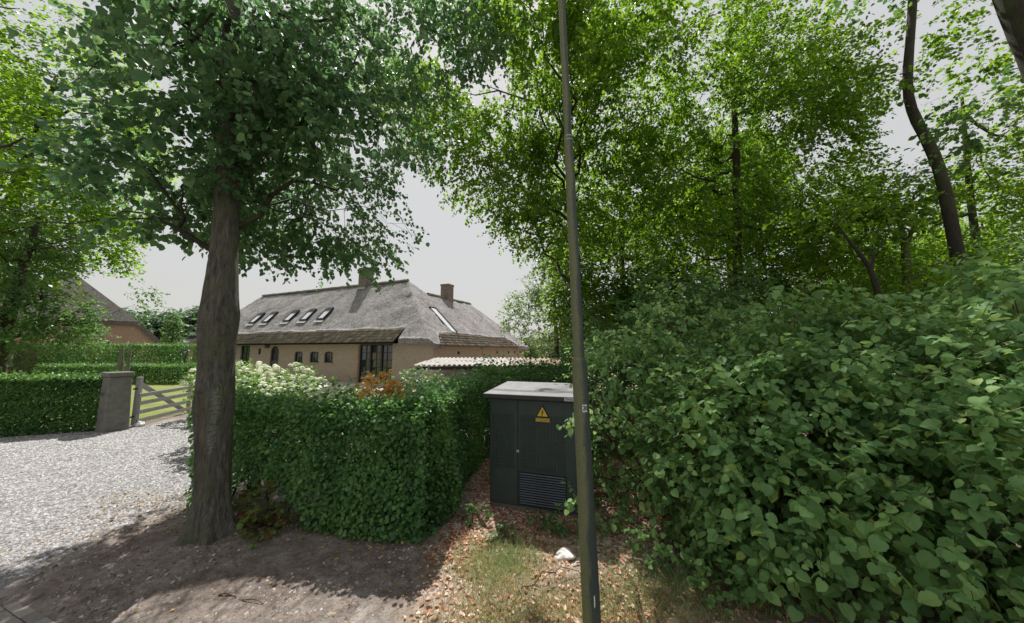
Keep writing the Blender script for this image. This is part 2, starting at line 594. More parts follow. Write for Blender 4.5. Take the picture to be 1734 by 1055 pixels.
gx = axis(-500, 500, -9.5, 3.5, .06, 1.09)
gy = axis(-60, 900, 2.2, 8.5, .06, 1.08)
GX, GY = np.meshgrid(gx, gy)
q = np.stack([GX.ravel(), GY.ravel(), np.zeros(GX.size)], 1)
def ground_z(x, y):
    q = np.stack([x, y, np.zeros_like(x)], 1)
    fade = np.clip(1 - (np.hypot(x + 3, y - 5) - 9) / 6, 0, 1)
    z = (pn(q, .8) * .020 + pn(q, 2.6) * .014 + pn(q, 6.0) * .009 + pn(q, 13.0) * .006) * fade
    rt = np.hypot(x + 4.05, y - 4.8)
    z += .07 * np.exp(-(rt / .7) ** 2)
    a = np.arctan2(y - 4.8, x + 4.05)                       # surface roots running out from the trunk
    z += .035 * np.exp(-(rt / 1.3) ** 2) * np.clip(np.sin(a * 5 + rt * 1.2) - .2, 0, 1)
    rd = np.clip((road_d(x, y) + .05) / .3, 0, 1)
    z = z * (1 - rd) - .055 * rd * (rd > 0)
    flat = np.clip((x + 5.4) / -.8, 0, 1) * fade
    return z * (1 - .6 * flat)
qz = ground_z(q[:, 0], q[:, 1])
q[:, 2] = qz
ny, nx = GX.shape
ii = (np.arange(ny - 1)[:, None] * nx + np.arange(nx - 1)[None]).ravel()
gf = np.stack([ii, ii + 1, ii + nx + 1, ii + nx], 1)
x, y = q[:, 0], q[:, 1]
q0 = np.stack([x, y, x * 0], 1)
wob = pn(q0, 1.3) * .25 + pn(q0, 4.0) * .10
edge = np.interp(y, [2.6, 3.9, 5.0, 5.6, 7.0, 9.0], [-5.0, -5.35, -5.5, -5.35, -5.3, -5.3])
gravel = np.clip((edge - x + wob) / .45 + .5, 0, 1)
gravel *= np.clip((x + 14.6 + (y - 10.07) * -1.5) / .5 + wob, 0, 1) * (y < 60) + 0.0
gravel *= np.clip((13.0 + (x + 14) * 1.0 - y) / .6 + 3 * (x > -12.2) + 1, 0, 1)
verge = np.clip((x - np.interp(y, [2, 3.4, 4.6, 5.7, 7.6, 9], [-1.6, -1.1, -.95, -.7, -.6, -.6]) + wob * .5) / .3 + .5, 0, 1)
garden = (y > 8.9 + .0 * x) & (x > -11)
grassm = np.clip(verge * (1.0 - np.clip((y - 4.9) / .7, 0, 1)) * (.55 + pn(q0, 1.9) * .5), 0, 1)
litterm = np.clip(verge * (np.clip((y - 4.2) / .7, 0, 1) + .35 + pn(q0, 2.4) * .4), 0, 1)
far = np.clip((np.hypot(x + 4, y - 8) - 16) / 6, 0, 1)
gravel = gravel * (1 - np.clip((np.hypot(x + 10, y - 14) - 16) / 4, 0, 1))
grassm = np.maximum(grassm, far * .9)
ground = mesh_np('ground', q, [gf], None, smooth=True)
ground['kind'] = 'structure'
ca = ground.data.color_attributes.new('cover', 'FLOAT_COLOR', 'POINT')
ca.data.foreach_set('color', np.stack([gravel, grassm, litterm, np.ones_like(x)], 1).astype(np.float32).ravel())

t = NT('ground_cover')
geo = t.n('ShaderNodeNewGeometry').outputs['Position']
at = t.n('ShaderNodeAttribute', attribute_name='cover')
sp = t.n('ShaderNodeSeparateColor'); t.l(at.outputs['Color'], sp.inputs[0])
n_big = t.noise(geo, 1.1, 5, .65); n_mid = t.noise(geo, 6, 6, .7); n_fine = t.noise(geo, 70, 4, .75)
soil = t.ramp(t.math('ADD', t.math('MULTIPLY', n_big, .5), t.math('MULTIPLY', n_mid, .5)), [(.38, (.11, .085, .075)), (.48, (.20, .165, .145)), (.56, (.27, .235, .21)), (.66, (.42, .38, .345))])
soil = t.mix(t.ramp(t.noise(geo, 19, 5, .8, 1.2), [(.5, (0, 0, 0)), (.62, (.75, .75, .75))]), soil, (.085, .068, .058))
soil = t.mix(t.ramp(n_fine, [(.52, (0, 0, 0)), (.75, (.35, .35, .35))]), soil, (.34, .30, .27))
vor = t.n('ShaderNodeTexVoronoi'); vor.inputs['Scale'].default_value = 42; t.l(geo, vor.inputs['Vector'])
vsep = t.n('ShaderNodeSeparateColor'); t.l(vor.outputs['Color'], vsep.inputs[0])
gr = t.ramp(vsep.outputs[0], [(0, (.14, .138, .14)), (.4, (.24, .235, .24)), (1, (.36, .355, .355))])
gr = t.mix(t.ramp(vor.outputs['Distance'], [(.35, (0, 0, 0)), (.75, (.6, .6, .6))]), gr, (.16, .15, .145))
grs = t.ramp(n_mid, [(.3, (.15, .12, .075)), (.5, (.25, .21, .13)), (.75, (.36, .30, .20))])
v2 = t.n('ShaderNodeTexVoronoi'); v2.inputs['Scale'].default_value = 26; t.l(geo, v2.inputs['Vector'])
v2s = t.n('ShaderNodeSeparateColor'); t.l(v2.outputs['Color'], v2s.inputs[0])
lit = t.ramp(v2s.outputs[1], [(0, (.16, .08, .055)), (.35, (.34, .23, .18)), (.7, (.48, .38, .31)), (1, (.62, .55, .49))])
col = t.mix(sp.outputs[2], soil, lit)
col = t.mix(sp.outputs[1], col, grs)
col = t.mix(sp.outputs[0], col, gr)
h = t.math('ADD', t.math('MULTIPLY', n_mid, 1.2), t.math('ADD', t.math('MULTIPLY', n_fine, .35), t.math('MULTIPLY', t.noise(geo, 19, 5, .8, 1.2), .6)))
h2 = t.math('SUBTRACT', h, t.math('MULTIPLY', t.math('MULTIPLY', vor.outputs['Distance'], .9), sp.outputs[0]))
t.done(t.principled(col, .92, .12, t.bump(h2, .8, .03)))
ground.data.materials.append(t.m)

# ---- loose gravel stones of the drive
g = np.random.default_rng(11)
n = 130000
px = -5.0 - 10.5 * g.uniform(size=n) ** 1.1; py = 2.9 + 11.5 * g.uniform(size=n) ** 1.25
qq = np.stack([px, py, px * 0], 1)
w2 = pn(qq, 1.3) * .25 + pn(qq, 4.0) * .10
e2 = np.interp(py, [2.6, 3.9, 5.0, 5.6, 7.0, 9.0], [-5.0, -5.35, -5.5, -5.35, -5.3, -5.3])
ok = (px < e2 + w2 + g.exponential(.12, n) - .1) & (road_d(px, py) < -.12 + g.exponential(.03, n)) & (py < 13.2 + (px + 14)) & (py < 10.2 + (px + 14.8) * .35 + (px > -12) * 9) & (px > -1.6 * py)
px, py = px[ok], py[ok]
N = len(px)
oct_ = np.array([(1, 0, 0), (0, 1, 0), (-1, 0, 0), (0, -1, 0), (0, 0, .7), (.3, .5, .55)])
r = g.uniform(.009, .019, N) * (1 + .05 * py)
yaw = g.uniform(0, 6.28, N)
V = oct_[None] * (1 + g.normal(size=(N, 6, 3)) * .22)
cx, sx = np.cos(yaw)[:, None], np.sin(yaw)[:, None]
V = np.stack([V[..., 0] * cx - V[..., 1] * sx, V[..., 0] * sx + V[..., 1] * cx, V[..., 2] * .8], -1) * r[:, None, None]
V += np.stack([px, py, ground_z(px, py) + .001], 1)[:, None]
OF = F = np.array([[0, 1, 5], [0, 5, 4], [5, 1, 2], [5, 2, 4], [2, 3, 4], [3, 0, 4]])
t = NT('gravel_stone')
gi = t.n('ShaderNodeNewGeometry').outputs['Random Per Island']
t.done(t.principled(t.ramp(gi, [(0, (.15, .148, .152)), (.35, (.25, .245, .25)), (.8, (.36, .355, .355)), (.93, (.50, .49, .48)), (1, (.26, .20, .15))]), .85, .2))
go = mesh_np('gravel', V.reshape(-1, 3), [(F[None] + (np.arange(N) * 6)[:, None, None]).reshape(-1, 3)], t.m)
tag(go, 'pale grey crushed gravel covering the drive left of the tree', 'gravel', kind='stuff')

# ---- brick paving at the road edge
rd = MB(); rd.box(-60, 60, -8, 0, -.10, -.020)
road = rd.build('road', plain('road_sand', (.16, .145, .13), .9, .1, bump=.5), None)
road.location = (-5.55, 3.96, 0); road.rotation_euler = (0, 0, math.atan2(-.36, .933)); road['kind'] = 'structure'
t = NT('paving_brick')
oi = t.n('ShaderNodeObjectInfo').outputs['Random']
bc = t.ramp(oi, [(0, (.15, .135, .135)), (.5, (.21, .185, .18)), (1, (.28, .25, .24))])
nn = t.noise(t.coord(), 22, 5, .7)
t.done(t.principled(t.mix(t.math('MULTIPLY', nn, .5), bc, (.33, .30, .27)), .88, .15, t.bump(nn, .4, .01)))
bk = MB(); bk.box(-.098, .098, -.0475, .0475, -.06, 0)
b0 = bk.build('brick', t.m, road, bevel=.006)
first = True
for row in range(9):
    for i in range(-6, 26):
        lx = i * .205 + (row % 2) * .1025 - .5; ly = -.075 - row * .103
        if row == 0 and (i * 7) % 5 == 0: continue
        if row == 0:
            lx += .0
        b = b0 if first else b0.copy()
        if not first: scene.collection.objects.link(b)
        first = False
        b.location = (lx + random.uniform(-.003, .003), ly + random.uniform(-.003, .003), -.004 + random.uniform(-.004, .003))
        b.rotation_euler = (random.uniform(-.01, .01), random.uniform(-.01, .01), random.uniform(-.01, .01))

# ---- lawn behind the gate, terrace before the house
def sheet(name, pts, z, mat, sub=0):
    m = MB(); m.add([(a, b, z) for a, b in pts], [tuple(range(len(pts)))])
    o = m.build(name, mat); o['kind'] = 'structure'
    return o
t = NT('mown_lawn')
gp = t.n('ShaderNodeNewGeometry').outputs['Position']
t.done(t.principled(t.ramp(t.math('ADD', t.math('MULTIPLY', t.noise(gp, .8, 4), .6), t.math('MULTIPLY', t.noise(gp, 25, 4, .8), .4)), [(.35, (.13, .17, .045)), (.65, (.24, .27, .085))]), .9, .15, t.bump(t.noise(gp, 60, 3, .8), .8, .03)))
sheet('lawn', [(-12.72, 11.7), (-13.25, 14.0), (-9, 14.3), (-9, 20.5), (-21, 26.5), (-40, 33), (-40, 14), (-16, 11.2)], .012, t.m)
t = NT('terrace_slab')
gp = t.coord()
br = t.n('ShaderNodeTexBrick'); br.offset = .5
br.inputs['Color1'].default_value = (.40, .385, .37, 1); br.inputs['Color2'].default_value = (.47, .455, .44, 1); br.inputs['Mortar'].default_value = (.24, .23, .21, 1)
br.inputs['Scale'].default_value = 1; br.inputs['Mortar Size'].default_value = .012; br.inputs['Brick Width'].default_value = .6; br.inputs['Row Height'].default_value = .6
t.l(gp, br.inputs['Vector'])
t.done(t.principled(br.outputs[0], .8, .2, t.bump(br.outputs['Fac'], -.3, .01)))
terr = MB(); terr.box(-34, 1.2, -3.6, .02, -.02, .03)
terrace = terr.build('terrace', t.m); terrace['kind'] = 'structure'
HR = math.atan2(-.41, .912)
terrace.location = (-5.4, 23.2, 0); terrace.rotation_euler = (0, 0, HR)

# ================================================================== FARMHOUSE
def brick_mat(name, c1, c2, mortar):
    t = NT(name)
    c = t.coord()
    s = t.n('ShaderNodeSeparateXYZ'); t.l(c, s.inputs[0])
    u = t.math('ADD', s.outputs[0], s.outputs[1])
    cb = t.n('ShaderNodeCombineXYZ'); t.l(u, cb.inputs[0]); t.l(s.outputs[2], cb.inputs[1])
    br = t.n('ShaderNodeTexBrick'); br.offset = .5
    br.inputs['Color1'].default_value = (*c1, 1); br.inputs['Color2'].default_value = (*c2, 1); br.inputs['Mortar'].default_value = (*mortar, 1)
    br.inputs['Scale'].default_value = 1; br.inputs['Mortar Size'].default_value = .008; br.inputs['Mortar Smooth'].default_value = .3
    br.inputs['Bias'].default_value = -.1
    br.inputs['Brick Width'].default_value = .22; br.inputs['Row Height'].default_value = .065
    t.l(cb.outputs[0], br.inputs['Vector'])
    n1 = t.noise(c, 1.3, 5, .7); n2 = t.ramp(t.noise(c, 7, 5, .8), [(.4, (0, 0, 0)), (.62, (1, 1, 1))])
    col = t.mix(t.math('MULTIPLY', n1, .5), br.outputs[0], tuple(x * .62 for x in c1))
    col = t.mix(t.math('MULTIPLY', n2, .5), col, tuple(min(1, x * 1.35) for x in c2))
    return t.done(t.principled(col, .9, .15, t.bump(br.outputs['Fac'], -.5, .008)))
M['brick'] = brick_mat('house_brick', (.27, .20, .155), (.38, .30, .235), (.50, .46, .40))
M['brick_dark'] = brick_mat('chimney_brick', (.15, .12, .105), (.22, .175, .155), (.22, .20, .19))
M['brick_red'] = brick_mat('far_house_brick', (.33, .20, .15), (.43, .28, .21), (.40, .35, .30))

def thatch(name, a, b, moss):
    t = NT(name)
    c = t.coord()
    nsep = t.n('ShaderNodeSeparateXYZ'); t.l(t.coord('Normal'), nsep.inputs[0])
    fx = t.ramp(t.math('ABSOLUTE', nsep.outputs[0]), [(.35, (0, 0, 0)), (.5, (1, 1, 1))])
    sA = t.noise(t.mapping(c, (26, 3.2, 3.2)), 1.0, 5, .7, .4)
    sB = t.noise(t.mapping(c, (3.2, 26, 3.2)), 1.0, 5, .7, .4)
    st = t.mix(fx, sA, sB)
    n1 = t.noise(c, .55, 6, .68); n2 = t.noise(c, 3.2, 6, .75, 1.0)
    f = t.math('ADD', t.math('MULTIPLY', st, .36), t.math('ADD', t.math('MULTIPLY', n1, .26), t.math('MULTIPLY', n2, .38)))
    col = t.ramp(f, [(.40, a), (.50, tuple((x + y) / 2 for x, y in zip(a, b))), (.58, b)])
    col = t.mix(t.ramp(n2, [(.56, (0, 0, 0)), (.70, (.7, .7, .7))]), col, moss)
    return t.done(t.principled(col, .95, .08, t.bump(t.math('ADD', st, t.math('MULTIPLY', n2, 1.6)), 1.0, .14)))
M['thatch'] = thatch('thatch', (.16, .15, .15), (.50, .48, .48), (.22, .21, .195))
M['thatch2'] = thatch('far_thatch', (.13, .12, .11), (.26, .245, .23), (.15, .15, .11))
M['tile'] = None
t = NT('clay_pantile')
oi = t.n('ShaderNodeNewGeometry').outputs['Random Per Island']
c = t.coord()
col = t.ramp(oi, [(0, (.10, .075, .065)), (.3, (.20, .145, .115)), (.55, (.18, .17, .135)), (.8, (.30, .21, .165)), (1, (.40, .36, .31))])
n2 = t.noise(c, 7, 5, .7)
M['tile'] = t.done(t.principled(t.mix(t.math('MULTIPLY', n2, .5), col, (.16, .17, .13)), .8, .25))
M['black_frame'] = plain('black_paint', (.018, .019, .021), .45, .4, var=.2)
M['white_paint'] = plain('white_paint', (.72, .72, .70), .5, .4, var=.08)
M['dark_void'] = plain('dark_interior', (.02, .02, .022), .9, .1)
t = NT('window_glass')
M['glass'] = t.done(t.principled((.022, .027, .028), .04, .9))
t = NT('rooflight_sky_glass')
M['glass_sky'] = t.done(t.principled((.55, .57, .60), .06, .9))  # pale base colour stands in for reflected sky
M['stone'] = plain('sill_stone', (.30, .29, .27), .8, .2, bump=.2)

HX, HY = -5.4, 23.2
house = empty('thatched_farmhouse', (HX, HY, 0), HR, 'long brick farmhouse with thatched roof, tiled eaves and two chimneys behind the hedge', 'farmhouse')

def roof_z(x, y):
    f = 8.72 - 1.11 * (4.5 - y); b = 8.72 - 1.11 * (y - 4.5)
    r = 7.55 - .862 * (x + 5); l = 8.72 - 1.22 * (-28 - x)
    main = np.minimum(np.minimum(f, b), np.minimum(r, l))
    wl_ = 7.55 - .862 * (-5 - x); fr = 7.55 - 1.15 * (y - 12.9)
    wing = np.minimum(np.minimum(r, wl_), fr)
    wing = np.where(y > 3, wing, -9)
    return np.maximum(main, np.minimum(wing, 7.55))

hx = np.arange(-32.9, .56, .13); hy = np.arange(-.55, 17.2, .13)
X, Y = np.meshgrid(hx, hy)
inside = ((X > -32.75) & (X < .5) & (Y > -.5) & (Y < 9.4)) | ((X > -10.5) & (X < .5) & (Y > 0) & (Y < 17.05))
skF = (X < -2.85) & (Y < .28) & (X > -31.0)
skR = (X > -.62) & (Y > 1.5 - (X + .6) * 1.1) & (Y < 12.6 + (X + .6) * 1.1)
inside &= ~skF & ~skR
Z = roof_z(X, Y)
P3 = np.stack([X.ravel(), Y.ravel(), Z.ravel()], 1)
dz = pn(P3, .7) * .05 + pn(P3, 2.2) * .035 + pn(P3, 5.5) * .02
Zt = (P3[:, 2] + dz)
nX = X.shape[1]
cell = inside[:-1, :-1] & inside[1:, :-1] & inside[:-1, 1:] & inside[1:, 1:]
ci, cj = np.nonzero(cell)
v00 = ci * nX + cj
top = np.stack([v00, v00 + 1, v00 + nX + 1, v00 + nX], 1)
nV = X.size
low = P3.copy(); low[:, 2] = Zt - .36
bot = (top + nV)[:, ::-1]
side = []
cellp = np.pad(cell, 1)
for di, dj, a, b in ((-1, 0, 0, 1), (1, 0, 3, 2), (0, -1, 0, 3), (0, 1, 1, 2)):
    nb = cellp[ci + 1 + di, cj + 1 + dj]
    s = top[~nb]
    side.append(np.stack([s[:, a], s[:, b], s[:, b] + nV, s[:, a] + nV], 1))
side = np.concatenate(side)
allv = np.concatenate([np.column_stack([P3[:, :2], Zt]), low])
used = np.unique(np.concatenate([top.ravel(), bot.ravel(), side.ravel()]))
remap = np.full(len(allv), -1); remap[used] = np.arange(len(used))
roof = mesh_np('roof', allv[used], [remap[top], remap[bot], remap[side]], M['thatch'], None, smooth=False)
roof.data.polygons.foreach_set('use_smooth', np.arange(len(roof.data.polygons)) < len(top)); roof.parent = house

# pantile skirts: every tile a small curved piece
def tile_field(name, O, U, W, wid, slope_len, trim=None, tw=.235, tl=.30):
    O, U, W = (np.array(a, float) for a in (O, U, W))
    Nn = np.cross(U, W); Nn /= np.linalg.norm(Nn)
    if Nn[2] < 0: Nn = -Nn
    prof = [(0, .0), (.25, -.028), (.55, -.005), (.78, .035), (1.02, .004)]
    V = []; F = []
    g = np.random.default_rng(4)
    for r_ in range(int(slope_len / tl) + 1):
        for c_ in range(int(wid / tw)):
            u0 = c_ * tw
            s0 = r_ * tl
            s1 = min(s0 + tl * 1.12, slope_len)
            if s1 - s0 < .05: continue
            if trim and not (trim(s0)[0] < u0 < trim(s0)[1]): continue
            k = len(V); j = g.normal() * .006
            for s_, up in ((s0, .018 + j), (s1, .045 + j)):
                for a, hgt in prof:
                    V.append(O + U * (u0 + a * tw) + W * s_ + Nn * (hgt + up))
            for i in range(4):
                F.append((k + i, k + i + 1, k + i + 6, k + i + 5))
            for a, hgt in prof:                # butt end of the tile
                V.append(O + U * (u0 + a * tw) + W * s1 + Nn * (hgt + .030 + j))
            for i in range(4):
                F.append((k + 5 + i, k + 6 + i, k + 11 + i, k + 10 + i))
    o = mesh_np(name, np.array(V), [np.array(F)], M['tile'], None)
    o.parent = house; o['kind'] = 'stuff'
    return o
sk = math.hypot(1.05, 1.02)
tile_field('eaves_tiles', (-31.1, .33, 4.06), (1, 0, 0), (0, -1.05 / sk, -1.02 / sk), 28.2, sk)
skr = math.hypot(1.2, .98)
tile_field('side_eaves_tiles', (-.68, -1.0, 3.74), (0, 1, 0), (1.2 / skr, 0, -.98 / skr), 15.8, skr, trim=lambda s: (2.3 - s * 1.1, 13.6 + s * .9))
u = MB(); u.add([(-31.1, .4, 4.03), (-2.85, .4, 4.03), (-2.85, -.72, 2.96), (-31.1, -.72, 2.96)], [(0, 1, 2, 3)])
u.add([(-.75, 1.4, 3.72), (-.75, 12.6, 3.72), (.5, 13.9, 2.76), (.5, .4, 2.76)], [(0, 1, 2, 3)])
u.add([(-31.1, -.70, 2.93), (-2.85, -.70, 2.93), (-2.85, 0.02, 2.98), (-31.1, 0.02, 2.98)], [(0, 1, 2, 3)])
u.build('eaves_board', M['black_frame'], house)

# ridge tiles
rt = MB()
pr = [(-.17, -.12), (-.12, .03), (0, .10), (.12, .03), (.17, -.12)]
vs = [(-.19, a, b) for a, b in pr] + [(.19, a * 1.12, b * 1.12 + .01) for a, b in pr]
rt.add(vs, [(i, i + 1, i + 6, i + 5) for i in range(4)] + [(0, 5, 9, 4)] + [(9, 8, 7, 6, 5)])
r0 = rt.build('ridge_tile', M['tile'], house)
k = 0
for i in range(58):
    xx = -6.6 - i * .37
    if -12.15 < xx < -11.05: continue
    r_ = r0 if k == 0 else r0.copy()
    if k: scene.collection.objects.link(r_)
    r_.location = (xx, 4.5, 8.72 + .06 + random.uniform(-.015, .015)); k += 1
for i in range(20):
    yy = 5.7 + i * .37
    if 8.0 < yy < 9.1: continue
    r_ = r0.copy(); scene.collection.objects.link(r_)
    r_.location = (-5, yy, 7.55 + .05 + random.uniform(-.015, .015)); r_.rotation_euler = (0, 0, math.pi / 2)

def chimney(cx, cy, z0, z1, w, d):
    m = MB(); m.box(cx - w / 2, cx + w / 2, cy - d / 2, cy + d / 2, z0, z1 - .16)
    o = m.build('chimney', M['brick_dark'], house)
    m = MB(); m.box(cx - w / 2 - .04, cx + w / 2 + .04, cy - d / 2 - .04, cy + d / 2 + .04, z1 - .16, z1)
    m.build('chimney_cap', M['brick_dark'], o)
    m = MB(); m.box(cx - w / 2 - .025, cx + w / 2 + .025, cy - d / 2 - .12, cy - d / 2 - .002, z0 + .5, z0 + .72)
    m.build('lead_flashing', plain('lead_flashing', (.35, .35, .36), .6, .4), o)
    m = MB(); m.box(cx - w * .3, cx + w * .3, cy - d * .3, cy + d * .3, z1 - .005, z1 + .01)
    m.build('flue', M['dark_void'], o)
chimney(-11.6, 4.5, 7.7, 10.35, .95, .95)
chimney(-5.0, 8.55, 6.6, 8.95, .9, .9)

# walls with real openings
def wall_panels(fx, spans, z0, z1, holes):
    """fx(mb, u0,u1,z0,z1): add a face; holes (u0,u1,z0,z1)"""
    us = sorted(set([spans[0], spans[1]] + [h[0] for h in holes] + [h[1] for h in holes]))
    m = MB()
    for a, b in zip(us, us[1:]):
        zs = [z0]
        for h in sorted(holes, key=lambda h: h[2]):
            if h[0] <= a + 1e-6 and h[1] >= b - 1e-6:
                zs += [h[2], h[3]]
        zs.append(z1)
        for c_, d_ in zip(zs[::2], zs[1::2]):
            if d_ - c_ > 1e-4: fx(m, a, b, c_, d_)
    return m
op = {  # u along local x
    'door': (-6.95, -3.62, .02, 2.93),
    'w1': (-10.85, -9.8, 1.46, 2.36), 'w2': (-12.62, -11.5, 1.46, 2.36), 'w3': (-14.6, -13.5, 1.43, 2.36),
    'arch': (-17.95, -16.75, .02, 2.86), 'slot': (-19.8, -19.4, 2.08, 2.62), 'tall': (-22.55, -21.1, .15, 2.9),
    'left': (-31.1, -29.75, .1, 2.85), 'left2': (-27.6, -26.2, .1, 2.85)}
fm = wall_panels(lambda m, a, b, c_, d_: m.box(a, b, 0, .30, c_, d_), (-32.2, -.30), 0, 3.0, list(op.values()))
fm.build('wall', M['brick'], house)
sw = MB(); sw.box(-.30, 0, 0, 16.5, 0, 2.95); sw.build('wall', M['brick'], house)
# small dark vents in the side wall
for yy in (3.0, 9.6, 12.2, 13.7, 15.2):
    m = MB(); m.box(-.02, .004, yy, yy + .28, 2.15, 2.38); m.build('vent', M['dark_void'], house)
for yy in (6.9, 11.0):
    m = MB(); m.box(0.0, .035, yy, yy + .07, 0, 2.9); m.build('downpipe', plain('pale_pipe', (.40, .34, .29), .7, .3), house)
sw = MB(); sw.box(-32.2, -31.9, .3, 9, 0, 3.0); sw.build('wall', M['brick'], house)
sw = MB(); sw.box(-31.9, -10.0, 8.7, 9, 0, 3.0); sw.box(-10, -.3, 16.2, 16.5, 0, 2.95); sw.build('wall', M['brick'], house)
inn = MB(); inn.box(-31.5, -.6, 1.6, 1.7, .02, 3.4); inn.box(-31.5, -.6, .3, 1.6, 3.0, 3.05)
inn.build('interior_wall', M['dark_void'], house)
m = MB(); m.box(-32.2, -30.9, -.05, .28, 3.0, 4.0); m.build('wall_plate', M['black_frame'], house)

def window(u0, u1, z0, z1, nxp, nzp, y=.10, bar=.035, arch=0.0, fw=.07, mat=None, name='window', sill=True):
    mat = mat or M['black_frame']
    f = MB()
    f.box(u0, u0 + fw, y, y + .08, z0, z1); f.box(u1 - fw, u1, y, y + .08, z0, z1)
    f.box(u0 + fw, u1 - fw, y, y + .08, z0, z0 + fw); f.box(u0 + fw, u1 - fw, y, y + .08, z1 - fw, z1)
    w = f.build(name, mat, house)
    iu0, iu1, iz0, iz1 = u0 + fw, u1 - fw, z0 + fw, z1 - fw
    for i in range(nxp):
        for j in range(nzp):
            a = iu0 + (iu1 - iu0) * i / nxp + bar / 2; b = iu0 + (iu1 - iu0) * (i + 1) / nxp - bar / 2
            c_ = iz0 + (iz1 - iz0) * j / nzp + bar / 2; d_ = iz0 + (iz1 - iz0) * (j + 1) / nzp - bar / 2
            p = MB(); tx = random.uniform(-.006, .006); tz = random.uniform(-.008, .008)
            p.add([(a, y + .045 + tx, c_ - 0), (b, y + .045 - tx, c_), (b, y + .045 - tx + tz, d_), (a, y + .045 + tx + tz, d_)], [(0, 1, 2, 3)])
            p.build('pane', M['glass'], w)
    gb = MB()
    for i in range(1, nxp):
        c_ = iu0 + (iu1 - iu0) * i / nxp; gb.box(c_ - bar / 2, c_ + bar / 2, y + .015, y + .06, iz0, iz1)
    for j in range(1, nzp):
        c_ = iz0 + (iz1 - iz0) * j / nzp; gb.box(iu0, iu1, y + .018, y + .058, c_ - bar / 2, c_ + bar / 2)
    if gb.v: gb.build('glazing_bar', mat, w)
    if arch:
        n_ = 8; um = (u0 + u1) / 2; hw = (u1 - u0) / 2
        for s in (-1, 1):
            pts = [(um + s * hw, z1 + .002)] + [(um + s * hw * math.cos(a), z1 - arch + arch * math.sin(a)) for a in np.linspace(0, math.pi / 2, n_)]
            if s > 0: pts = pts[::-1]
            m = MB(); m.prism(pts, -.003, .09); m.build('arch_spandrel', M['brick'], w)
    if sill:
        s = MB(); s.box(u0 - .06, u1 + .06, -.07, .10, z0 - .07, z0 - .002); s.build('sill', M['stone'], w)
    s = MB(); s.box(u0 - .02, u1 + .02, .17, .19, z0, z1)
    return w
w = window(*op['door'], 6, 5, name='glazed_doors', sill=False, bar=.045, fw=.09)
m = MB()
for k_ in (1, 2): 
    c_ = -6.95 + 3.33 * k_ / 3; m.box(c_ - .07, c_ + .07, .06, .13, .05, 2.9)
m.build('door_stile', M['black_frame'], w)
for kx in ('w1', 'w2', 'w3'): window(*op[kx], 3, 2, arch=.16)
aw = window(*op['arch'], 1, 1, arch=.55, name='arched_door', sill=False, fw=.12)
m = MB(); m.box(op['arch'][0] + .13, op['arch'][1] - .13, .09, .12, .1, 1.55); m.build('door_panel', plain('dark_green_paint', (.05, .06, .055), .4, .4), aw)
window(*op['slot'], 1, 1, sill=False, fw=.04)
window(*op['tall'], 2, 4, sill=False); window(*op['left'], 2, 3, sill=False); window(*op['left2'], 2, 3, sill=False)
m = MB(); m.box(-7.33, -6.99, -.06, -.002, 0, 2.96); m.build('brick_pier', M['brick_red'], house)
m = MB(); m.box(-18.72, -18.12, -.09, -.002, 2.66, 2.93); m.build('floodlight', M['black_frame'], house)
for (hx_, hz_) in ((-23.5, 2.25),):
    m = MB(); m.cyl((hx_, -.22, hz_ - .16), (hx_, -.22, hz_ + .12), .07, .11, 8); m.box(hx_ - .02, hx_ + .02, -.2, -.002, hz_ + .16, hz_ + .2)
    m.cyl((hx_, -.22, hz_ + .121), (hx_, -.22, hz_ + .22), .13, .02, 8); m.build('wall_lantern', M['black_frame'], house)

# roof windows on the front slope
th = math.atan(1.11)
rw = MB(); W_, L_ = .95, 1.50
rw.box(-W_ / 2, -W_ / 2 + .11, 0, L_, 0, .13); rw.box(W_ / 2 - .11, W_ / 2, 0, L_, 0, .13); rw.box(-W_ / 2 + .11, W_ / 2 - .11, 0, .10, 0, .13); rw.box(-W_ / 2 + .11, W_ / 2 - .11, L_ - .34, L_, 0, .15)
w0 = rw.build('roof_window', M['black_frame'], house)
p = MB(); p.add([(-W_ / 2 + .10, .09, .09), (W_ / 2 - .10, .09, .09), (W_ / 2 - .10, L_ - .30, .09), (-W_ / 2 + .10, L_ - .30, .09)], [(0, 1, 2, 3)]); p.build('pane', M['glass_sky'], w0)
p = MB(); p.box(-W_ / 2 - .12, W_ / 2 + .1, -.34, -.10, .0, .06); p.build('lead_apron', plain('zinc', (.50, .50, .51), .45, .5), w0)
for k_, xx in enumerate((-13.3, -15.6, -18.05, -21.35, -23.5)):
    w_ = w0 if k_ == 0 else copy_tree(w0, house)
    yy = 1.22
    w_.location = (xx, yy, 8.72 - 1.11 * (4.5 - yy) + .07)
    w_.rotation_euler = (th, 0, 0)

# long opened-up slit with raised thatch edge on the side slope
def rp(x_, y_, up=0): return Vector((x_, y_, 7.55 - .862 * (x_ + 5) + up))
m = MB()
m.beam(rp(-3.2, 4.35, .04), rp(-.72, 3.95, .04), .14, .16)
m.beam(rp(-3.2, 3.55, .02), rp(-3.2, 4.4, .02), .10, .14)
m.beam(rp(-2.5, 3.45, .0), rp(-1.55, 3.3, .0), .10, .12)
m.build('roof_slit_frame', M['black_frame'], house)
m = MB(); m.beam(rp(-3.1, 3.95, .03), rp(-.75, 3.62, .03), .62, .05, up=(.65, 0, .76)); m.build('roof_slit_panel', M['glass_sky'], house)

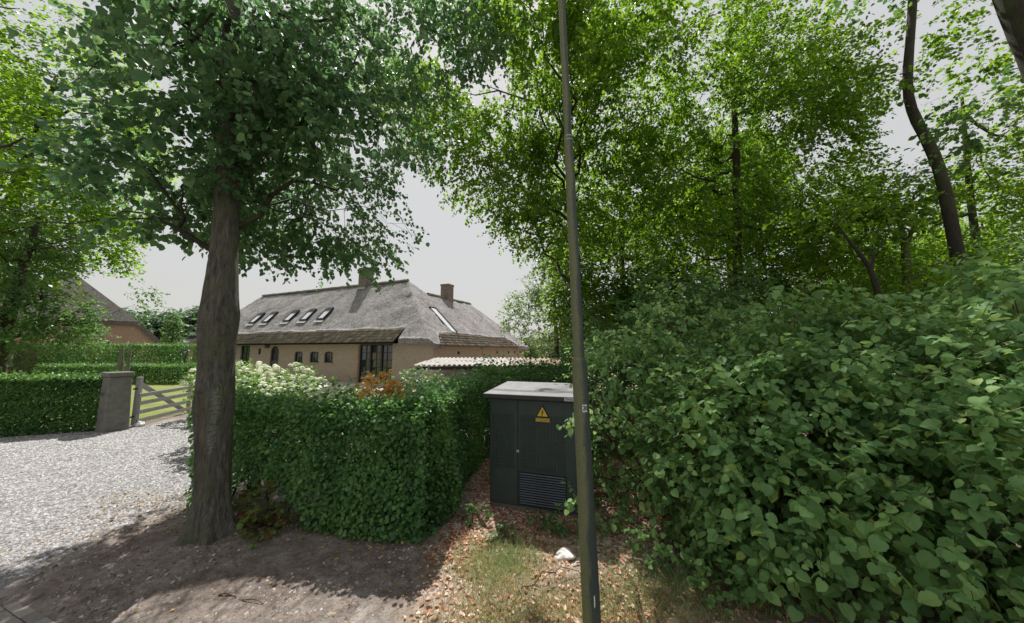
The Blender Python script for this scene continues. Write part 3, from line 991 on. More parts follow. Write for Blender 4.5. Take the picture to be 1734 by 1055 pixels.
# ================================================================== TRANSFORMER CABINET
cab = empty('electricity_cabinet', (-.37, 5.78, 0), math.atan2(-.318, .948), 'dark green electricity cabinet with a grey sloping lid, louvres and a yellow warning sign', 'cabinet')
def cab_paint(name, c):
    t = NT(name)
    co = t.coord()
    n1 = t.noise(co, 2.5, 5, .7); n2 = t.noise(t.mapping(co, (14, 14, 2)), 1.5, 5, .7)
    sz = t.n('ShaderNodeSeparateXYZ'); t.l(co, sz.inputs[0])
    col = t.ramp(t.math('ADD', t.math('MULTIPLY', n1, .6), t.math('MULTIPLY', n2, .4)), [(.35, tuple(x * .8 for x in c)), (.65, tuple(x * 1.25 for x in c))])
    dirt = t.ramp(t.math('ADD', sz.outputs[2], t.math('MULTIPLY', n2, .35)), [(.12, (1, 1, 1)), (.55, (0, 0, 0))])
    col = t.mix(t.math('MULTIPLY', dirt, .35), col, (.08, .065, .045))
    return t.done(t.principled(col, t.math('ADD', t.math('MULTIPLY', n1, .25), .36), .45, t.bump(n1, .08, .01)))
M['cab'] = cab_paint('green_cabinet_paint', (.030, .048, .045))
M['cab_skylit'] = cab_paint('skylit_slat_paint', (.11, .145, .185))  # bluish sky light on the louvre slats, put into their colour
W, D, H = 1.45, 1.05, 1.70
m = MB(); m.box(0, W, .012, D, .05, H); m.build('body', M['cab'], cab, bevel=.004)
m = MB(); m.box(.02, W - .02, .05, D - .04, -.05, .05); m.build('plinth', plain('concrete', (.20, .19, .175), .9, .1, bump=.4), cab)
def lid():
    m = MB()
    x0, x1, y0, y1 = -.085, W + .085, -.10, D + .08
    a, b = 1.715, 1.80
    m.add([(x0, y0, a), (x1, y0, a), (x1, y1, a + .02), (x0, y1, a + .02), (x0, y0, a + .068), (x1, y0, a + .068), (x1, y1, b + .075), (x0, y1, b + .075)],
          [(0, 3, 2, 1), (4, 5, 6, 7), (0, 1, 5, 4), (1, 2, 6, 5), (2, 3, 7, 6), (3, 0, 4, 7)])
    return m
t = NT('grey_lid')
co = t.coord(); n1 = t.noise(co, 5, 6, .7); n2 = t.noise(co, 60, 3, .7)
t.done(t.principled(t.mix(t.math('MULTIPLY', n2, .35), t.ramp(n1, [(.35, (.14, .14, .152)), (.65, (.21, .208, .222))]), (.09, .09, .08)), .55, .4, t.bump(n2, .15, .004)))
lidm = t.m
lo = lid().build('lid', lidm, cab, bevel=.008)
m = MB(); m.box(-.075, W + .075, -.104, -.101, 1.716, 1.778); m.build('lid_edge', plain('dark_lid_edge', (.045, .043, .047), .6, .3), lo)
def door(x0, x1, name='door', label=None):
    m = MB(); m.box(x0, x1, -.006, .011, .065, 1.685)
    return m.build(name, M['cab'], cab, bevel=.003)
dl = door(.015, .487); dr = door(.497, W - .04)
def grid_panel(x0, x1, z0, z1, nxp, nzp, parent, pitchgap=.013):
    m = MB()
    for i in range(nxp):
        for j in range(nzp):
            a = x0 + (x1 - x0) * i / nxp + pitchgap / 2; b = x0 + (x1 - x0) * (i + 1) / nxp - pitchgap / 2
            c_ = z0 + (z1 - z0) * j / nzp + pitchgap / 2; d_ = z0 + (z1 - z0) * (j + 1) / nzp - pitchgap / 2
            k = .006
            m.add([(a, -.0065, c_), (b, -.0065, c_), (b, -.0065, d_), (a, -.0065, d_), (a + k, -.0175, c_ + k), (b - k, -.0175, c_ + k), (b - k, -.0175, d_ - k), (a + k, -.0175, d_ - k)],
                  [(4, 5, 6, 7), (0, 1, 5, 4), (1, 2, 6, 5), (2, 3, 7, 6), (3, 0, 4, 7)])
    o = m.build('embossed_grid', M['cab'], parent); o['kind'] = 'stuff'
grid_panel(.04, .43, .60, 1.46, 8, 16, dl)
grid_panel(.53, 1.26, .61, 1.46, 14, 16, dr)
m = MB(); m.box(.515, 1.265, -.012, -.0065, .085, .58); vent = m.build('vent', M['black'] if 'black' in M else plain('vent_gap_shade', (.012, .013, .014), .7, .2), cab)  # black backing paints in the shade between the slats
sl = MB(); sl.add([(.525, -.013, .012), (1.255, -.013, .012), (1.255, -.034, .0), (.525, -.034, .0), (.525, -.013, -.004), (1.255, -.013, -.004)],
                  [(0, 3, 2, 1), (3, 4, 5, 2), (0, 4, 3), (1, 2, 5)])
s0 = sl.build('louvre_slat', M['cab_skylit'], vent)
for i in range(13):
    s_ = s0 if i == 0 else s0.copy()
    if i: scene.collection.objects.link(s_)
    s_.location = (0, 0, .112 + i * .0365)
m = MB(); m.box(.473, .511, -.020, -.0075, .868, .906); hd = m.build('lock_plate', plain('pale_plastic', (.62, .62, .60), .5, .4), cab, bevel=.004)
m = MB(); m.cyl((.492, -.021, .887), (.492, -.027, .887), .008, n=10); m.build('keyhole', M['dark_void'], hd)
m = MB()
for z in (.25, .85, 1.5): m.cyl((W - .035, -.012, z), (W - .035, -.012, z + .09), .011, n=8)
m.build('hinge', M['cab'], cab)
# yellow warning triangle
M['yellow'] = plain('warning_yellow', (.62, .46, .06), .5, .4, var=.1, scale=20)
M['black'] = plain('black_print', (.012, .012, .012), .6, .3, var=.05)
cx, cz = .905, 1.505
tri = lambda r, dy: [(cx - r * .87, cz - r * .5 + dy), (cx + r * .87, cz - r * .5 + dy), (cx, cz + r + dy)]
m = MB(); m.prism(tri(.126, 0), -.0205, -.0185); sg = m.build('warning_triangle', M['black'], cab)
m = MB(); m.prism(tri(.098, 0), -.0225, -.0215); m.build('yellow_field', M['yellow'], sg)
m = MB(); bolt = [(cx + .012, cz + .058), (cx - .022, cz + .008), (cx - .004, cz + .008), (cx - .014, cz - .030), (cx - .022, cz - .028), (cx - .006, cz - .046), (cx + .006, cz - .026), (cx - .002, cz - .027), (cx + .020, cz + .020), (cx + .002, cz + .020), (cx + .022, cz + .058)]
m.prism(bolt, -.0245, -.0235); m.build('lightning_bolt', M['black'], sg)
m = MB(); m.box(cx - .115, cx + .115, -.0205, -.0185, cz - .135, cz - .078); pb = m.build('warning_plate', M['yellow'], cab)
m = MB()
for a, b, c_, d_ in ((-.112, .112, -.131, -.127), (-.112, .112, -.086, -.082), (-.112, -.108, -.127, -.086), (.108, .112, -.127, -.086)):
    m.box(cx + a, cx + b, -.0225, -.0215, cz + c_, cz + d_)
m.build('plate_border', M['black'], pb)
text('lettering', 'HOOGSPANNING', .027, M['black'], pb, (cx, -.0225, cz - .1065), (R(90), 0, 0))
m = MB(); m.box(1.27, 1.41, -.109, -.1055, 1.722, 1.770); st = m.build('number_sticker', plain('worn_white', (.48, .48, .50), .6, .3, var=.3, scale=60), lo)
text('lettering', '10442', .046, M['black'], st, (1.34, -.1095, 1.746), (R(90), 0, 0))

# ================================================================== LAMP POST
post = empty('lamp_post', (.715, 3.30, 0), 0, 'leaning green-grey steel lamp post covered with algae beside the cabinet', 'lamp post')
t = NT('algae_steel')
co = t.coord(); geo_n = t.n('ShaderNodeNewGeometry').outputs['Normal']
sx_ = t.n('ShaderNodeSeparateXYZ'); t.l(geo_n, sx_.inputs[0])
cz_ = t.n('ShaderNodeSeparateXYZ'); t.l(co, cz_.inputs[0])
n1 = t.noise(t.mapping(co, (5, 5, 1.1)), 1.6, 6, .7); n2 = t.noise(co, 55, 5, .75); n3 = t.noise(t.mapping(co, (40, 40, 3)), 1, 4, .7)
paint = t.mix(t.math('MULTIPLY', n3, .5), (.040, .055, .052), (.075, .09, .085))
f = t.math('ADD', t.math('MULTIPLY', sx_.outputs[0], -.55), t.math('ADD', n1, t.math('MULTIPLY', n2, .30)))
f = t.math('ADD', f, t.math('MULTIPLY', t.math('SUBTRACT', t.math('MINIMUM', cz_.outputs[2], 1.3), 1.1), .16))
algae = t.ramp(n2, [(.3, (.11, .12, .06)), (.6, (.17, .185, .095)), (.8, (.23, .235, .15))])
col = t.mix(t.ramp(f, [(.50, (0, 0, 0)), (.78, (.92, .92, .92))]), paint, algae)
t.done(t.principled(col, .62, .35, t.bump(n2, .35, .004)))
M['post'] = t.m
lean = Vector((-.0256, .004, 1.0))
def post_seg(name, z0, z1, r0_, r1_, mat=None, n=28, parent=post, rings=14):
    pts = np.array([[lean.x * z, lean.y * z, z] for z in np.linspace(z0, z1, rings)])
    rr = np.linspace(r0_, r1_, rings)
    o = tubes(name, [(pts, rr)], mat or M['post'], None, n); o.parent = parent
    return o
post_seg('lower_pole', -.05, 2.40, .083, .071)
post_seg('middle_pole', 2.38, 4.72, .054, .047)
post_seg('upper_pole', 4.70, 8.4, .040, .033)
post_seg('collar', 2.385, 2.43, .072, .055, rings=4)
post_seg('collar', 2.33, 2.36, .074, .0745, rings=3)
post_seg('collar', 4.68, 4.735, .0485, .041, plain('clamp_steel', (.30, .32, .33), .4, .5, metal=.6), rings=4)
t = NT('chipped_paint'); t.done(t.principled(plain and (.70, .70, .68), .7, .3))
m = MB()
tp = Vector((lean.x * .30, lean.y * .3, .30))
m.add([tp + Vector((.012, -.0835, -.045)), tp + Vector((.022, -.0835, -.03)), tp + Vector((.020, -.0835, .06)), tp + Vector((.010, -.0835, .05))], [(0, 1, 2, 3)])
m.build('chipped_spot', t.m, post)
# number sticker, curved round the pole, facing the road
zs = 1.955; rs = .0755; cst = Vector((lean.x * zs, lean.y * zs, 0)); aface = math.atan2(-3.3, -.66)   # towards the camera side
V = []; F = []
for i in range(7):
    a = aface + .25 + R(14) - R(38) * (1 - i / 6) + R(15)
    for z in (zs - .034, zs + .034): V.append((cst.x + rs * math.cos(a), cst.y + rs * math.sin(a), z))
for i in range(6): F.append((2 * i, 2 * i + 2, 2 * i + 3, 2 * i + 1))
m = MB(); m.add(V, F); stk = m.build('number_sticker', plain('sticker_white', (.60, .60, .62), .5, .4, var=.15, scale=80), post)
for ch, da in (('2', -9), ('8', 5)):
    a = aface + .25 + R(14) - R(19) + R(15) + R(da) + R(2)
    text('digit', ch, .058, M['black'], stk, (cst.x + (rs + .0015) * math.cos(a), cst.y + (rs + .0015) * math.sin(a), zs), (R(90), 0, a + R(90)))

# ================================================================== GATE AND PILLAR
def stone_mat(name, a, b, moss):
    t = NT(name); c = t.coord()
    n1 = t.noise(c, 2.2, 6, .7); n2 = t.noise(c, 26, 5, .75)
    col = t.mix(t.math('MULTIPLY', n2, .5), t.ramp(n1, [(.32, a), (.68, b)]), tuple(x * .55 for x in a))
    col = t.mix(t.ramp(t.noise(c, 5, 4, .7), [(.52, (0, 0, 0)), (.68, (.7, .7, .7))]), col, moss)
    return t.done(t.principled(col, .9, .15, t.bump(t.math('ADD', n1, n2), .5, .02)))
M['pillar'] = stone_mat('weathered_concrete', (.13, .125, .11), (.27, .26, .235), (.13, .14, .085))
pil = empty('gate_pillar', (-12.50, 10.88, 0), R(-24), 'square grey concrete gate pillar with flat cap at the end of the left hedge', 'gate pillar')
m = MB(); k = .25
m.add([(-k - .04, -k - .04, -.05), (k + .04, -k - .04, -.05), (k + .02, k + .04, -.05), (-k - .02, k + .04, -.05), (-k - .10, -k + .0, 1.66), (k - .11, -k + .0, 1.66), (k - .11, k - .0, 1.66), (-k - .10, k - .0, 1.66)],
      [(0, 3, 2, 1), (4, 5, 6, 7), (0, 1, 5, 4), (1, 2, 6, 5), (2, 3, 7, 6), (3, 0, 4, 7)])
m.build('shaft', M['pillar'], pil, bevel=.02)
m = MB(); m.box(-k - .15, k - .06, -k - .04, k + .04, 1.66, 1.80); m.build('cap', M['pillar'], pil, bevel=.02)
m = MB(); m.box(-.24, -.02, -.33, -.295, 1.12, 1.155); m.build('groove_ledge', plain('dark_stone', (.07, .065, .06), .9, .1), pil)

M['gatewood'] = bark('weathered_wood', (.32, .30, .315), (.56, .54, .56), None)
gdir = Vector((-12.98 + 12.50, 13.75 - 11.55, 0)); GL = gdir.length
gate = empty('farm_gate', (-12.42, 11.42, 0), math.atan2(gdir.y, gdir.x), 'weathered grey wooden field gate standing open beyond the concrete pillar', 'gate')
GL = 2.45
def board(name, a, b, w, h, label=None):
    m = MB(); m.beam(a, b, w, h); return m.build(name, M['gatewood'], gate, bevel=.006)
board('heel_post', (0, 0, .04), (0, 0, 1.60), .12, .13)
board('head_post', (GL, 0, .0), (GL, 0, 1.13), .11, .10)
for z in (.17, .45, .74, 1.00):
    board('rail', (-.05, -.085, z), (GL + .06, -.085, z + .02), .035, .125)
board('brace', (.02, .085, 1.44), (GL - .1, .085, .12), .04, .15)
m = MB(); m.cyl((GL, 0, 1.13), (GL, 0, 1.19), .06, .045, 8); m.build('post_knob', M['gatewood'], gate)
for z in (.3, 1.2):
    m = MB(); m.box(-.20, .0, -.015, .015, z, z + .05); m.build('hinge', M['black_frame'], gate)

def rock(name, loc, s, mat, label, seed=0, cat='stone'):
    g = np.random.default_rng(seed)
    bm = bmesh.new(); bmesh.ops.create_icosphere(bm, subdivisions=3, radius=1)
    for v in bm.verts:
        p = np.array([v.co])
        v.co *= 1 + float(pn(p + seed, 1.2)[0]) * .30 + float(pn(p + seed, 3)[0]) * .16 + float(pn(p + seed, 7)[0]) * .05
        v.co.x *= s[0]; v.co.y *= s[1]; v.co.z *= s[2]
    me = bpy.data.meshes.new(name); bm.to_mesh(me); bm.free(); me.materials.append(mat)
    o = bpy.data.objects.new(name, me); o.location = loc; link(o)
    tag(o, label, cat)
    return o
M['white_rock'] = plain('white_rock', (.58, .56, .53), .85, .15, var=.35, scale=9, bump=.8, bscale=18)
rock('stone', (.63, 4.42, .015), (.12, .085, .06), M['white_rock'], 'pale rough stone lying in the dry grass left of the lamp post', 3)
rock('stone', (-12.28, 11.45, .05), (.16, .11, .10), M['white_rock'], 'white stone block lying at the foot of the wooden gate', 5)
rock('stone', (-12.72, 13.72, .03), (.10, .07, .05), plain('red_brick_bit', (.42, .16, .12), .9, .1), 'small reddish stone at the far end of the gate', 8)

# ================================================================== SHED WITH CORRUGATED ROOF
shed = empty('open_shed', (-3.45, 12.0, 0), R(1.0), 'low shed with a pale mossy corrugated roof behind the cabinet', 'shed')
t = NT('fibre_cement')
c = t.coord(); s_ = t.n('ShaderNodeSeparateXYZ'); t.l(c, s_.inputs[0])
n1 = t.noise(c, 1.6, 6, .7); n2 = t.noise(c, 11, 5, .75)
col = t.ramp(t.math('ADD', t.math('MULTIPLY', n1, .5), t.math('MULTIPLY', n2, .5)), [(.35, (.30, .285, .28)), (.62, (.50, .48, .47))])
warm = t.ramp(t.math('ADD', t.math('MULTIPLY', s_.outputs[0], .16), t.math('MULTIPLY', n1, .35)), [(.62, (0, 0, 0)), (.95, (1, 1, 1))])
col = t.mix(t.math('MULTIPLY', warm, .8), col, t.ramp(n2, [(.35, (.20, .12, .085)), (.6, (.34, .26, .16))]))
t.done(t.principled(col, .9, .12, t.bump(n2, .5, .02)))
shw, shd = 6.6, 3.4
def corrugated(name, x0, x1, y0, y1, z0, z1, sag):
    xs = np.arange(x0, x1, .022); ys = np.linspace(y0, y1, 9)
    XX, YY = np.meshgrid(xs, ys)
    ZZ = z0 + (z1 - z0) * (YY - y0) / (y1 - y0) + .030 * np.cos(XX * 2 * math.pi / .177) + sag * np.sin(XX * .9)
    n_ = XX.shape[1]
    i = (np.arange(len(ys) - 1)[:, None] * n_ + np.arange(n_ - 1)[None]).ravel()
    A = np.stack([XX.ravel(), YY.ravel(), ZZ.ravel()], 1); B = A.copy(); B[:, 2] -= .012
    f = np.stack([i, i + 1, i + n_ + 1, i + n_], 1)
    e = np.arange(n_ - 1); eb = np.stack([e, e + len(A), e + 1 + len(A), e + 1], 1)
    o = mesh_np(name, np.concatenate([A, B]), [f, f[:, ::-1] + len(A), eb], t.m, None, smooth=True); o.parent = shed
    return o
for i in range(6):
    for j in range(2):
        yj = j * (shd / 2)
        corrugated('roof_sheet', i * 1.1 - .05 * (j == 0) + .03, (i + 1) * 1.1 + .04, yj - .08, yj + shd / 2 + .02, 1.95 + .035 * (i % 2) * .4 + j * .09, 2.045 + j * .09, .008)
m = MB(); m.box(0, shw, .05, .12, 1.80, 1.90); m.build('beam', plain('old_beam', (.07, .06, .055), .85, .15, bump=.5), shed)
m = MB(); m.box(0, shw, shd - .12, shd - .05, 1.90, 2.03); m.build('beam', plain('old_beam', (.07, .06, .055), .85, .15), shed)
for i in range(5):
    m = MB(); m.box(.1 + i * 1.58, .2 + i * 1.58, .04, .14, 0, 1.80); m.build('post', M['gatewood'], shed)
m = MB(); m.box(0.3, shw, shd - .3, shd - .2, 0, 1.88); m.build('wall', plain('pink_plaster', (.42, .35, .32), .9, .1, var=.2, bump=.3), shed)
m = MB(); m.beam((1.5, -.02, 1.69), (3.2, -.02, 1.70), .05, .07); m.build('gutter_pipe', plain('zinc_pipe', (.28, .28, .28), .5, .4), shed)

# ================================================================== NEIGHBOUR HOUSE (far left)
nb = empty('neighbour_house', (-44.2, 32.64, 0), R(50), 'second brick house with steep dark thatched roof far behind the left hedges', 'house')
def NB(): return MB()
hw = 7.0; ez = 3.6; apex = 11.0; hip_z = 5.5
gabw = hw * (1 - (hip_z - ez) / (apex - ez))
m = MB(); m.prism([(-hw, 0), (hw, 0), (hw, ez), (gabw, hip_z), (-gabw, hip_z), (-hw, ez)], 0, 14); m.build('wall', M['brick_red'], nb)
pts = lambda y0: None
rfm = MB()
o_ = .45
def rs_(x, z): return (x, z)
# main slopes (thick) and the front hip
A0 = (-hw - o_, -.35, ez - .45); A1 = (hw + o_, -.35, ez - .45)
G0 = (-gabw - .1, -.35, hip_z + .05); G1 = (gabw + .1, -.35, hip_z + .05)
T0 = (0, 3.6, apex); T1 = (0, 14, apex); B0 = (-hw - o_, 14, ez - .45); B1 = (hw + o_, 14, ez - .45)
dn = lambda p: (p[0] * .965, p[1] + .05, p[2] - .38)
V = [A0, A1, G0, G1, T0, T1, B0, B1] + [dn(p) for p in (A0, A1, G0, G1)]
rfm.add(V, [(0, 2, 4, 5, 6), (1, 7, 5, 4, 3), (2, 3, 4), (0, 8, 10, 2), (3, 11, 9, 1), (2, 10, 11, 3), (6, 0, 8), (7, 9, 1)])
rfo = rfm.build('roof', M['thatch2'], nb)
m = MB()
for i in range(20): m.box(-.2, .2, 3.4 + i * .52, 3.86 + i * .52, apex - .1, apex + .12)
m.build('ridge_cap', M['tile'], rfo)
def nbwin(x0, x1, z0, z1):
    f = MB(); f.box(x0, x1, -.06, -.002, z0, z1); w = f.build('window', M['white_paint'], nb)
    for a, b in ((x0 + .1, (x0 + x1) / 2 - .05), ((x0 + x1) / 2 + .05, x1 - .1)):
        p = MB(); p.box(a, b, -.075, -.062, z0 + .12, z1 - .12); p.build('pane', M['glass'], w)
nbwin(1.2, 2.9, 3.95, 5.15); nbwin(-2.9, -1.2, 3.95, 5.15)
for x_ in (3.4, 0.2, -4): nbwin(x_, x_ + 1.9, 1.0, 2.35)
m = MB(); m.box(6.4, 7.0, 9, 9.6, 4.6, 5.0); m.build('vent_pipe', M['stone'], nb)

# garden ornament between the hedges
orn = empty('garden_sculpture', (-27.6, 24.2, 0), 0, 'upright weathered grey sculpture of two pointed stones rising above the low hedge', 'sculpture')
for (dx, w_, h_) in ((-.28, .36, 2.7), (.28, .20, 2.78)):
    m = MB(); m.cyl((dx, 0, -.05), (dx + .03, 0, 1.6), w_ * .62, w_ * .5, 9); m.cyl((dx + .03, 0, 1.6), (dx + .05, 0, h_), w_ * .5, w_ * .18, 9)
    m.build('stone_figure', M['pillar'], orn, smooth=False)
sgn = empty('blue_sign', (-28.9, 30.0, 0), R(-24), 'small dark blue sign on a post beside the left end of the farmhouse', 'sign')
m = MB(); m.box(-.38, .38, -.02, .02, 2.10, 2.50); pb_ = m.build('panel', plain('sign_blue', (.02, .03, .10), .4, .5), sgn)
m = MB()
for i, (a, b) in enumerate(((-.28, .28), (-.2, .2))): m.box(a, b, -.024, -.0215, 2.34 - i * .12, 2.38 - i * .12)
m.build('print_line', M['white_paint'], pb_)
m = MB(); m.cyl((0, .04, -.05), (0, .04, 2.48), .035, n=8); m.build('post', M['black_frame'], sgn)

# ================================================================== HEDGES
def hedge(name, label, segs, width, h, n, size, mat, z0=.05, tmpl=LEAF6, rough_top=.05, seed=1, stems=.35, near=0, stemr=.012, gap=None, group=None, filt=None, bump=.06, cat='hedge'):
    g = np.random.default_rng(seed)
    a0 = segs[0]
    par = empty(name, (a0[0], a0[1], 0), 0, label, cat, group)
    Ls = np.array([math.hypot(s[2] - s[0], s[3] - s[1]) for s in segs])
    k = g.choice(len(segs), n, p=Ls / Ls.sum())
    S_ = np.array(segs)[k]
    dirv = nrm(np.stack([S_[:, 2] - S_[:, 0], S_[:, 3] - S_[:, 1], np.zeros(n)], 1))
    side = np.stack([-dirv[:, 1], dirv[:, 0], np.zeros(n)], 1)
    tt = g.uniform(-.02, 1.02, n)
    hh = S_[:, 4] if S_.shape[1] > 4 else np.full(n, h)
    # choose a face: two sides, top, ends/inside
    W2 = width / 2
    areas = np.array([h, h, width * 1.3, h * .35]); fsel = g.choice(4, n, p=areas / areas.sum())
    dep = g.exponential(.06, n)
    off = np.where(fsel == 0, -W2 + dep, np.where(fsel == 1, W2 - dep, g.uniform(-W2, W2, n)))
    z = np.where(fsel == 2, hh - dep * .7, z0 + (hh - z0) * g.uniform(0, 1, n))
    p = np.stack([S_[:, 0] + (S_[:, 2] - S_[:, 0]) * tt, S_[:, 1] + (S_[:, 3] - S_[:, 1]) * tt, z], 1) + side * off[:, None]
    out = np.where((fsel == 0)[:, None], -side, np.where((fsel == 1)[:, None], side, np.array([0, 0, 1.0]))) + g.normal(size=(n, 3)) * .15
    out[fsel == 3] = nrm(g.normal(size=((fsel == 3).sum(), 3)))
    p += out * (pn(p, 1.6) * bump + pn(p, 4.5) * bump * .5)[:, None]
    p[:, 2] += np.where(fsel == 2, g.exponential(rough_top, n), 0)
    p[:, 2] = np.maximum(p[:, 2], .02)
    m = pn(p, 2.9) < 1.15
    if gap is not None: m &= ~gap(p)
    if filt is not None: m &= filt(p)
    p, out = p[m], out[m]; n = len(p)
    f = g.normal(size=(n, 3)) * .55 + out * .45 + np.array([0, 0, -.35])
    u = out * .75 + np.array([0, 0, .75]) + g.normal(size=(n, 3)) * .42
    s = size * g.uniform(.6, 1.25, n)
    if near:
        d = np.linalg.norm(p - np.array([0, 0, 2.5]), axis=1) / s
        vis = (out[:, 1] < .1) & (p[:, 2] < 1.9)
        d[~vis] = 1e9
        idx = np.argsort(d)[:near]
        leaf_objects(leaf_mesh(tmpl, mat), p[idx], f[idx], u[idx], s[idx], par)
        mk = np.ones(n, bool); mk[idx] = False
        p, f, u, s = p[mk], f[mk], u[mk], s[mk]
    o = leaves('foliage', p, f, u, s, tmpl, mat, par); o['kind'] = 'stuff'
    if stems:
        paths = []
        for sg_, L in zip(segs, Ls):
            for i in range(int(L / stems) + 1):
                tt_ = (i + g.uniform(.2, .8)) * stems / L
                if tt_ > 1: continue
                bx = sg_[0] + (sg_[2] - sg_[0]) * tt_ + g.normal() * .04; by = sg_[1] + (sg_[3] - sg_[1]) * tt_ + g.normal() * .06
                paths.append(bend_path((bx, by, -.05), (bx + g.normal() * .08, by + g.normal() * .08, (sg_[4] if len(sg_) > 4 else h) * .92), 6, .4, stemr * g.uniform(.7, 1.8), stemr * .4, 0, g))
        st = tubes('stems', paths, M['bark_dark'], par, 5); st['kind'] = 'stuff'
    return par

def bare(p):   # the thin spot low in the hedge beside the tree
    return (p[:, 0] < -3.15 + .25 * np.sin(p[:, 2] * 9)) & (p[:, 0] > -4.4) & (p[:, 2] < .62 - .22 * np.abs(p[:, 0] + 3.7) + pn(p, 3) * .12) & (rng.uniform(size=len(p)) < .93)
hedge('beech_hedge', 'clipped green beech hedge turning the corner between the tree and the cabinet',
      [(-5.0, 5.92, -1.15, 4.92, 1.60), (-1.42, 4.95, -.98, 7.9, 1.72)], .72, 1.78, 52000, .058, M['hedge'], seed=21, near=300, gap=bare, rough_top=.07, z0=.03)
hedge('back_hedge', 'dense dark hedge running behind the electricity cabinet', [(-.9, 8.5, 1.3, 8.5, 1.9), (1.3, 8.5, 5.5, 8.2, 2.3)], .9, 2.0, 30000, .065, M['box'], seed=22, rough_top=.12, bump=.12)
hedge('front_left_hedge', 'clipped hedge along the drive ending at the concrete pillar', [(-17.5, 9.4, -12.95, 11.15, 1.62)], .75, 1.62, 34000, .07, M['hedge_far'], seed=23, near=0)
hedge('low_box_hedge', 'low flat-topped hedge between the lawn and the taller hedge', [(-35, 25.9, -24.2, 25.6, 1.28), (-24.2, 25.6, -23.4, 27.5, 1.28)], 1.5, 1.28, 30000, .10, M['hedge_far'], seed=24, tmpl=LEAF4, stems=0)
hedge('tall_far_hedge', 'tall clipped hedge below the brick neighbour house', [(-47, 31.5, -29.5, 31.0, 2.9)], 1.2, 2.9, 30000, .13, M['hedge_far'], seed=25, tmpl=LEAF4, stems=0)

# wire netting fence seen through the thin spot
wf = empty('wire_fence', (-4.6, 6.2, 0), math.atan2(-.25, .968), 'low rusty wire fence behind the thin spot of the beech hedge', 'fence')
wm = MB()
for i in range(7): wm.cyl((0, 0, .08 + i * .09), (2.4, 0, .08 + i * .09), .0025, n=4)
wm.build('wire', M['twig'], wf)
for i in range(4):
    m = MB(); m.cyl((i * .8, .02, -.05), (i * .8, .02, .75), .012, n=6); m.build('stake', M['twig'], wf)

# ================================================================== GARDEN SHRUBS
def shrub(name, label, lobes, n, nl, L, size, mat, seed, tmpl=LEAF4, stems=5, cat='shrub', group=None, droop=.1, tilt=.5):
    g = np.random.default_rng(seed)
    c = lobes[0]
    par = empty(name, (c[0], c[1], 0), 0, label, cat, group)
    make_crown(par, lobes, n, nl, L, size, droop, mat, tmpl, g, hole=(.15 if n > 100 else 0), nscale=1.6, keep=False, name='foliage', tilt=tilt, inner=.5)
    paths = [bend_path((c[0] + g.normal() * .1, c[1] + g.normal() * .1, -.03), (l[0] + g.normal() * l[3] * .4, l[1] + g.normal() * l[4] * .4, l[2] + l[5] * .4), 7, .4, .02, .006, 0, g) for l in lobes for _ in range(stems)]
    st = tubes('stems', paths, M['twig'], par, 5); st['kind'] = 'stuff'
    return par

def flower_mesh(g):
    d = nrm(g.normal(size=(70, 3))); d[:, 2] = np.abs(d[:, 2]) * 1.0 - .25; d = nrm(d)
    T, F = LEAF4
    f = np.cross(d, nrm(g.normal(size=(70, 3)))); side = np.cross(nrm(f), d)
    v = (d * .5)[:, None] + (T[None, :, 0:1] * side[:, None] + (T[None, :, 1:2] - .5) * nrm(f)[:, None] + T[None, :, 2:3] * d[:, None]) * .42
    fs = (F[0][None] + (np.arange(70) * 4)[:, None, None]).reshape(-1, 4)
    o = mesh_np('flower_head', v.reshape(-1, 3), [fs], M['petal'])
    me = o.data; bpy.data.objects.remove(o)
    return me
FM = flower_mesh(np.random.default_rng(5))
def hydrangea(label, lobes, seed, nf, n=420, fs=.17):
    g = np.random.default_rng(seed)
    par = shrub('hydrangea', label, lobes, n, 9, .28, .10, M['hydrangea_leaf'], seed, cat='hydrangea', group='white hydrangeas behind the beech hedge')
    p, out = lobes_sample(lobes, nf * 4, g, .93)
    ok = (out[:, 2] > -.15) & ((out[:, 1] < .35) | (out[:, 2] > .5)); p = p[ok][:nf]
    for q_ in p:
        o = bpy.data.objects.new('flower_head', FM)
        scene.collection.objects.link(o); o.parent = par
        s_ = fs * g.uniform(.7, 1.15)
        o.location = (q_[0] - par.location.x, q_[1] - par.location.y, q_[2] + .03)
        o.rotation_euler = (g.normal() * .3, g.normal() * .3, g.uniform(0, 6)); o.scale = (s_, s_, s_ * .8)
hydrangea('large hydrangea with round white heads in front of the three small arched windows', [(-7.55, 11.6, 1.25, .85, .8, .80), (-8.4, 11.9, 1.1, .8, .8, .75)], 31, 85)
hydrangea('broad hydrangea bank flowering white just right of the tree trunk', [(-9.6, 12.4, 1.25, 1.1, .9, .78), (-10.9, 12.8, 1.3, 1.1, .9, .74)], 32, 90)
hydrangea('pale green hydrangea close behind the hedge beside the trunk', [(-6.7, 8.9, 1.15, 1.0, .8, .62), (-7.6, 9.4, 1.15, .9, .8, .62)], 33, 60, fs=.13)
hydrangea('hydrangea with small creamy heads between the trunk and the round white one', [(-5.5, 8.4, 1.10, .9, .7, .58), (-6.0, 9.9, 1.15, .8, .7, .6)], 34, 55, fs=.12)
hydrangea('low hydrangea with a solid white top just left of the copper shrub', [(-3.9, 7.9, 1.12, .8, .55, .54), (-4.6, 8.2, 1.05, .6, .5, .5)], 35, 120, fs=.12)
shrub('copper_shrub', 'orange copper-leaved shrub rising over the middle of the hedge', [(-3.0, 7.9, 1.42, .50, .45, .50), (-2.6, 7.8, 1.28, .42, .4, .40), (-3.35, 7.8, 1.25, .4, .4, .40)], 330, 10, .22, .10, M['copper'], 36, tmpl=LEAF6)
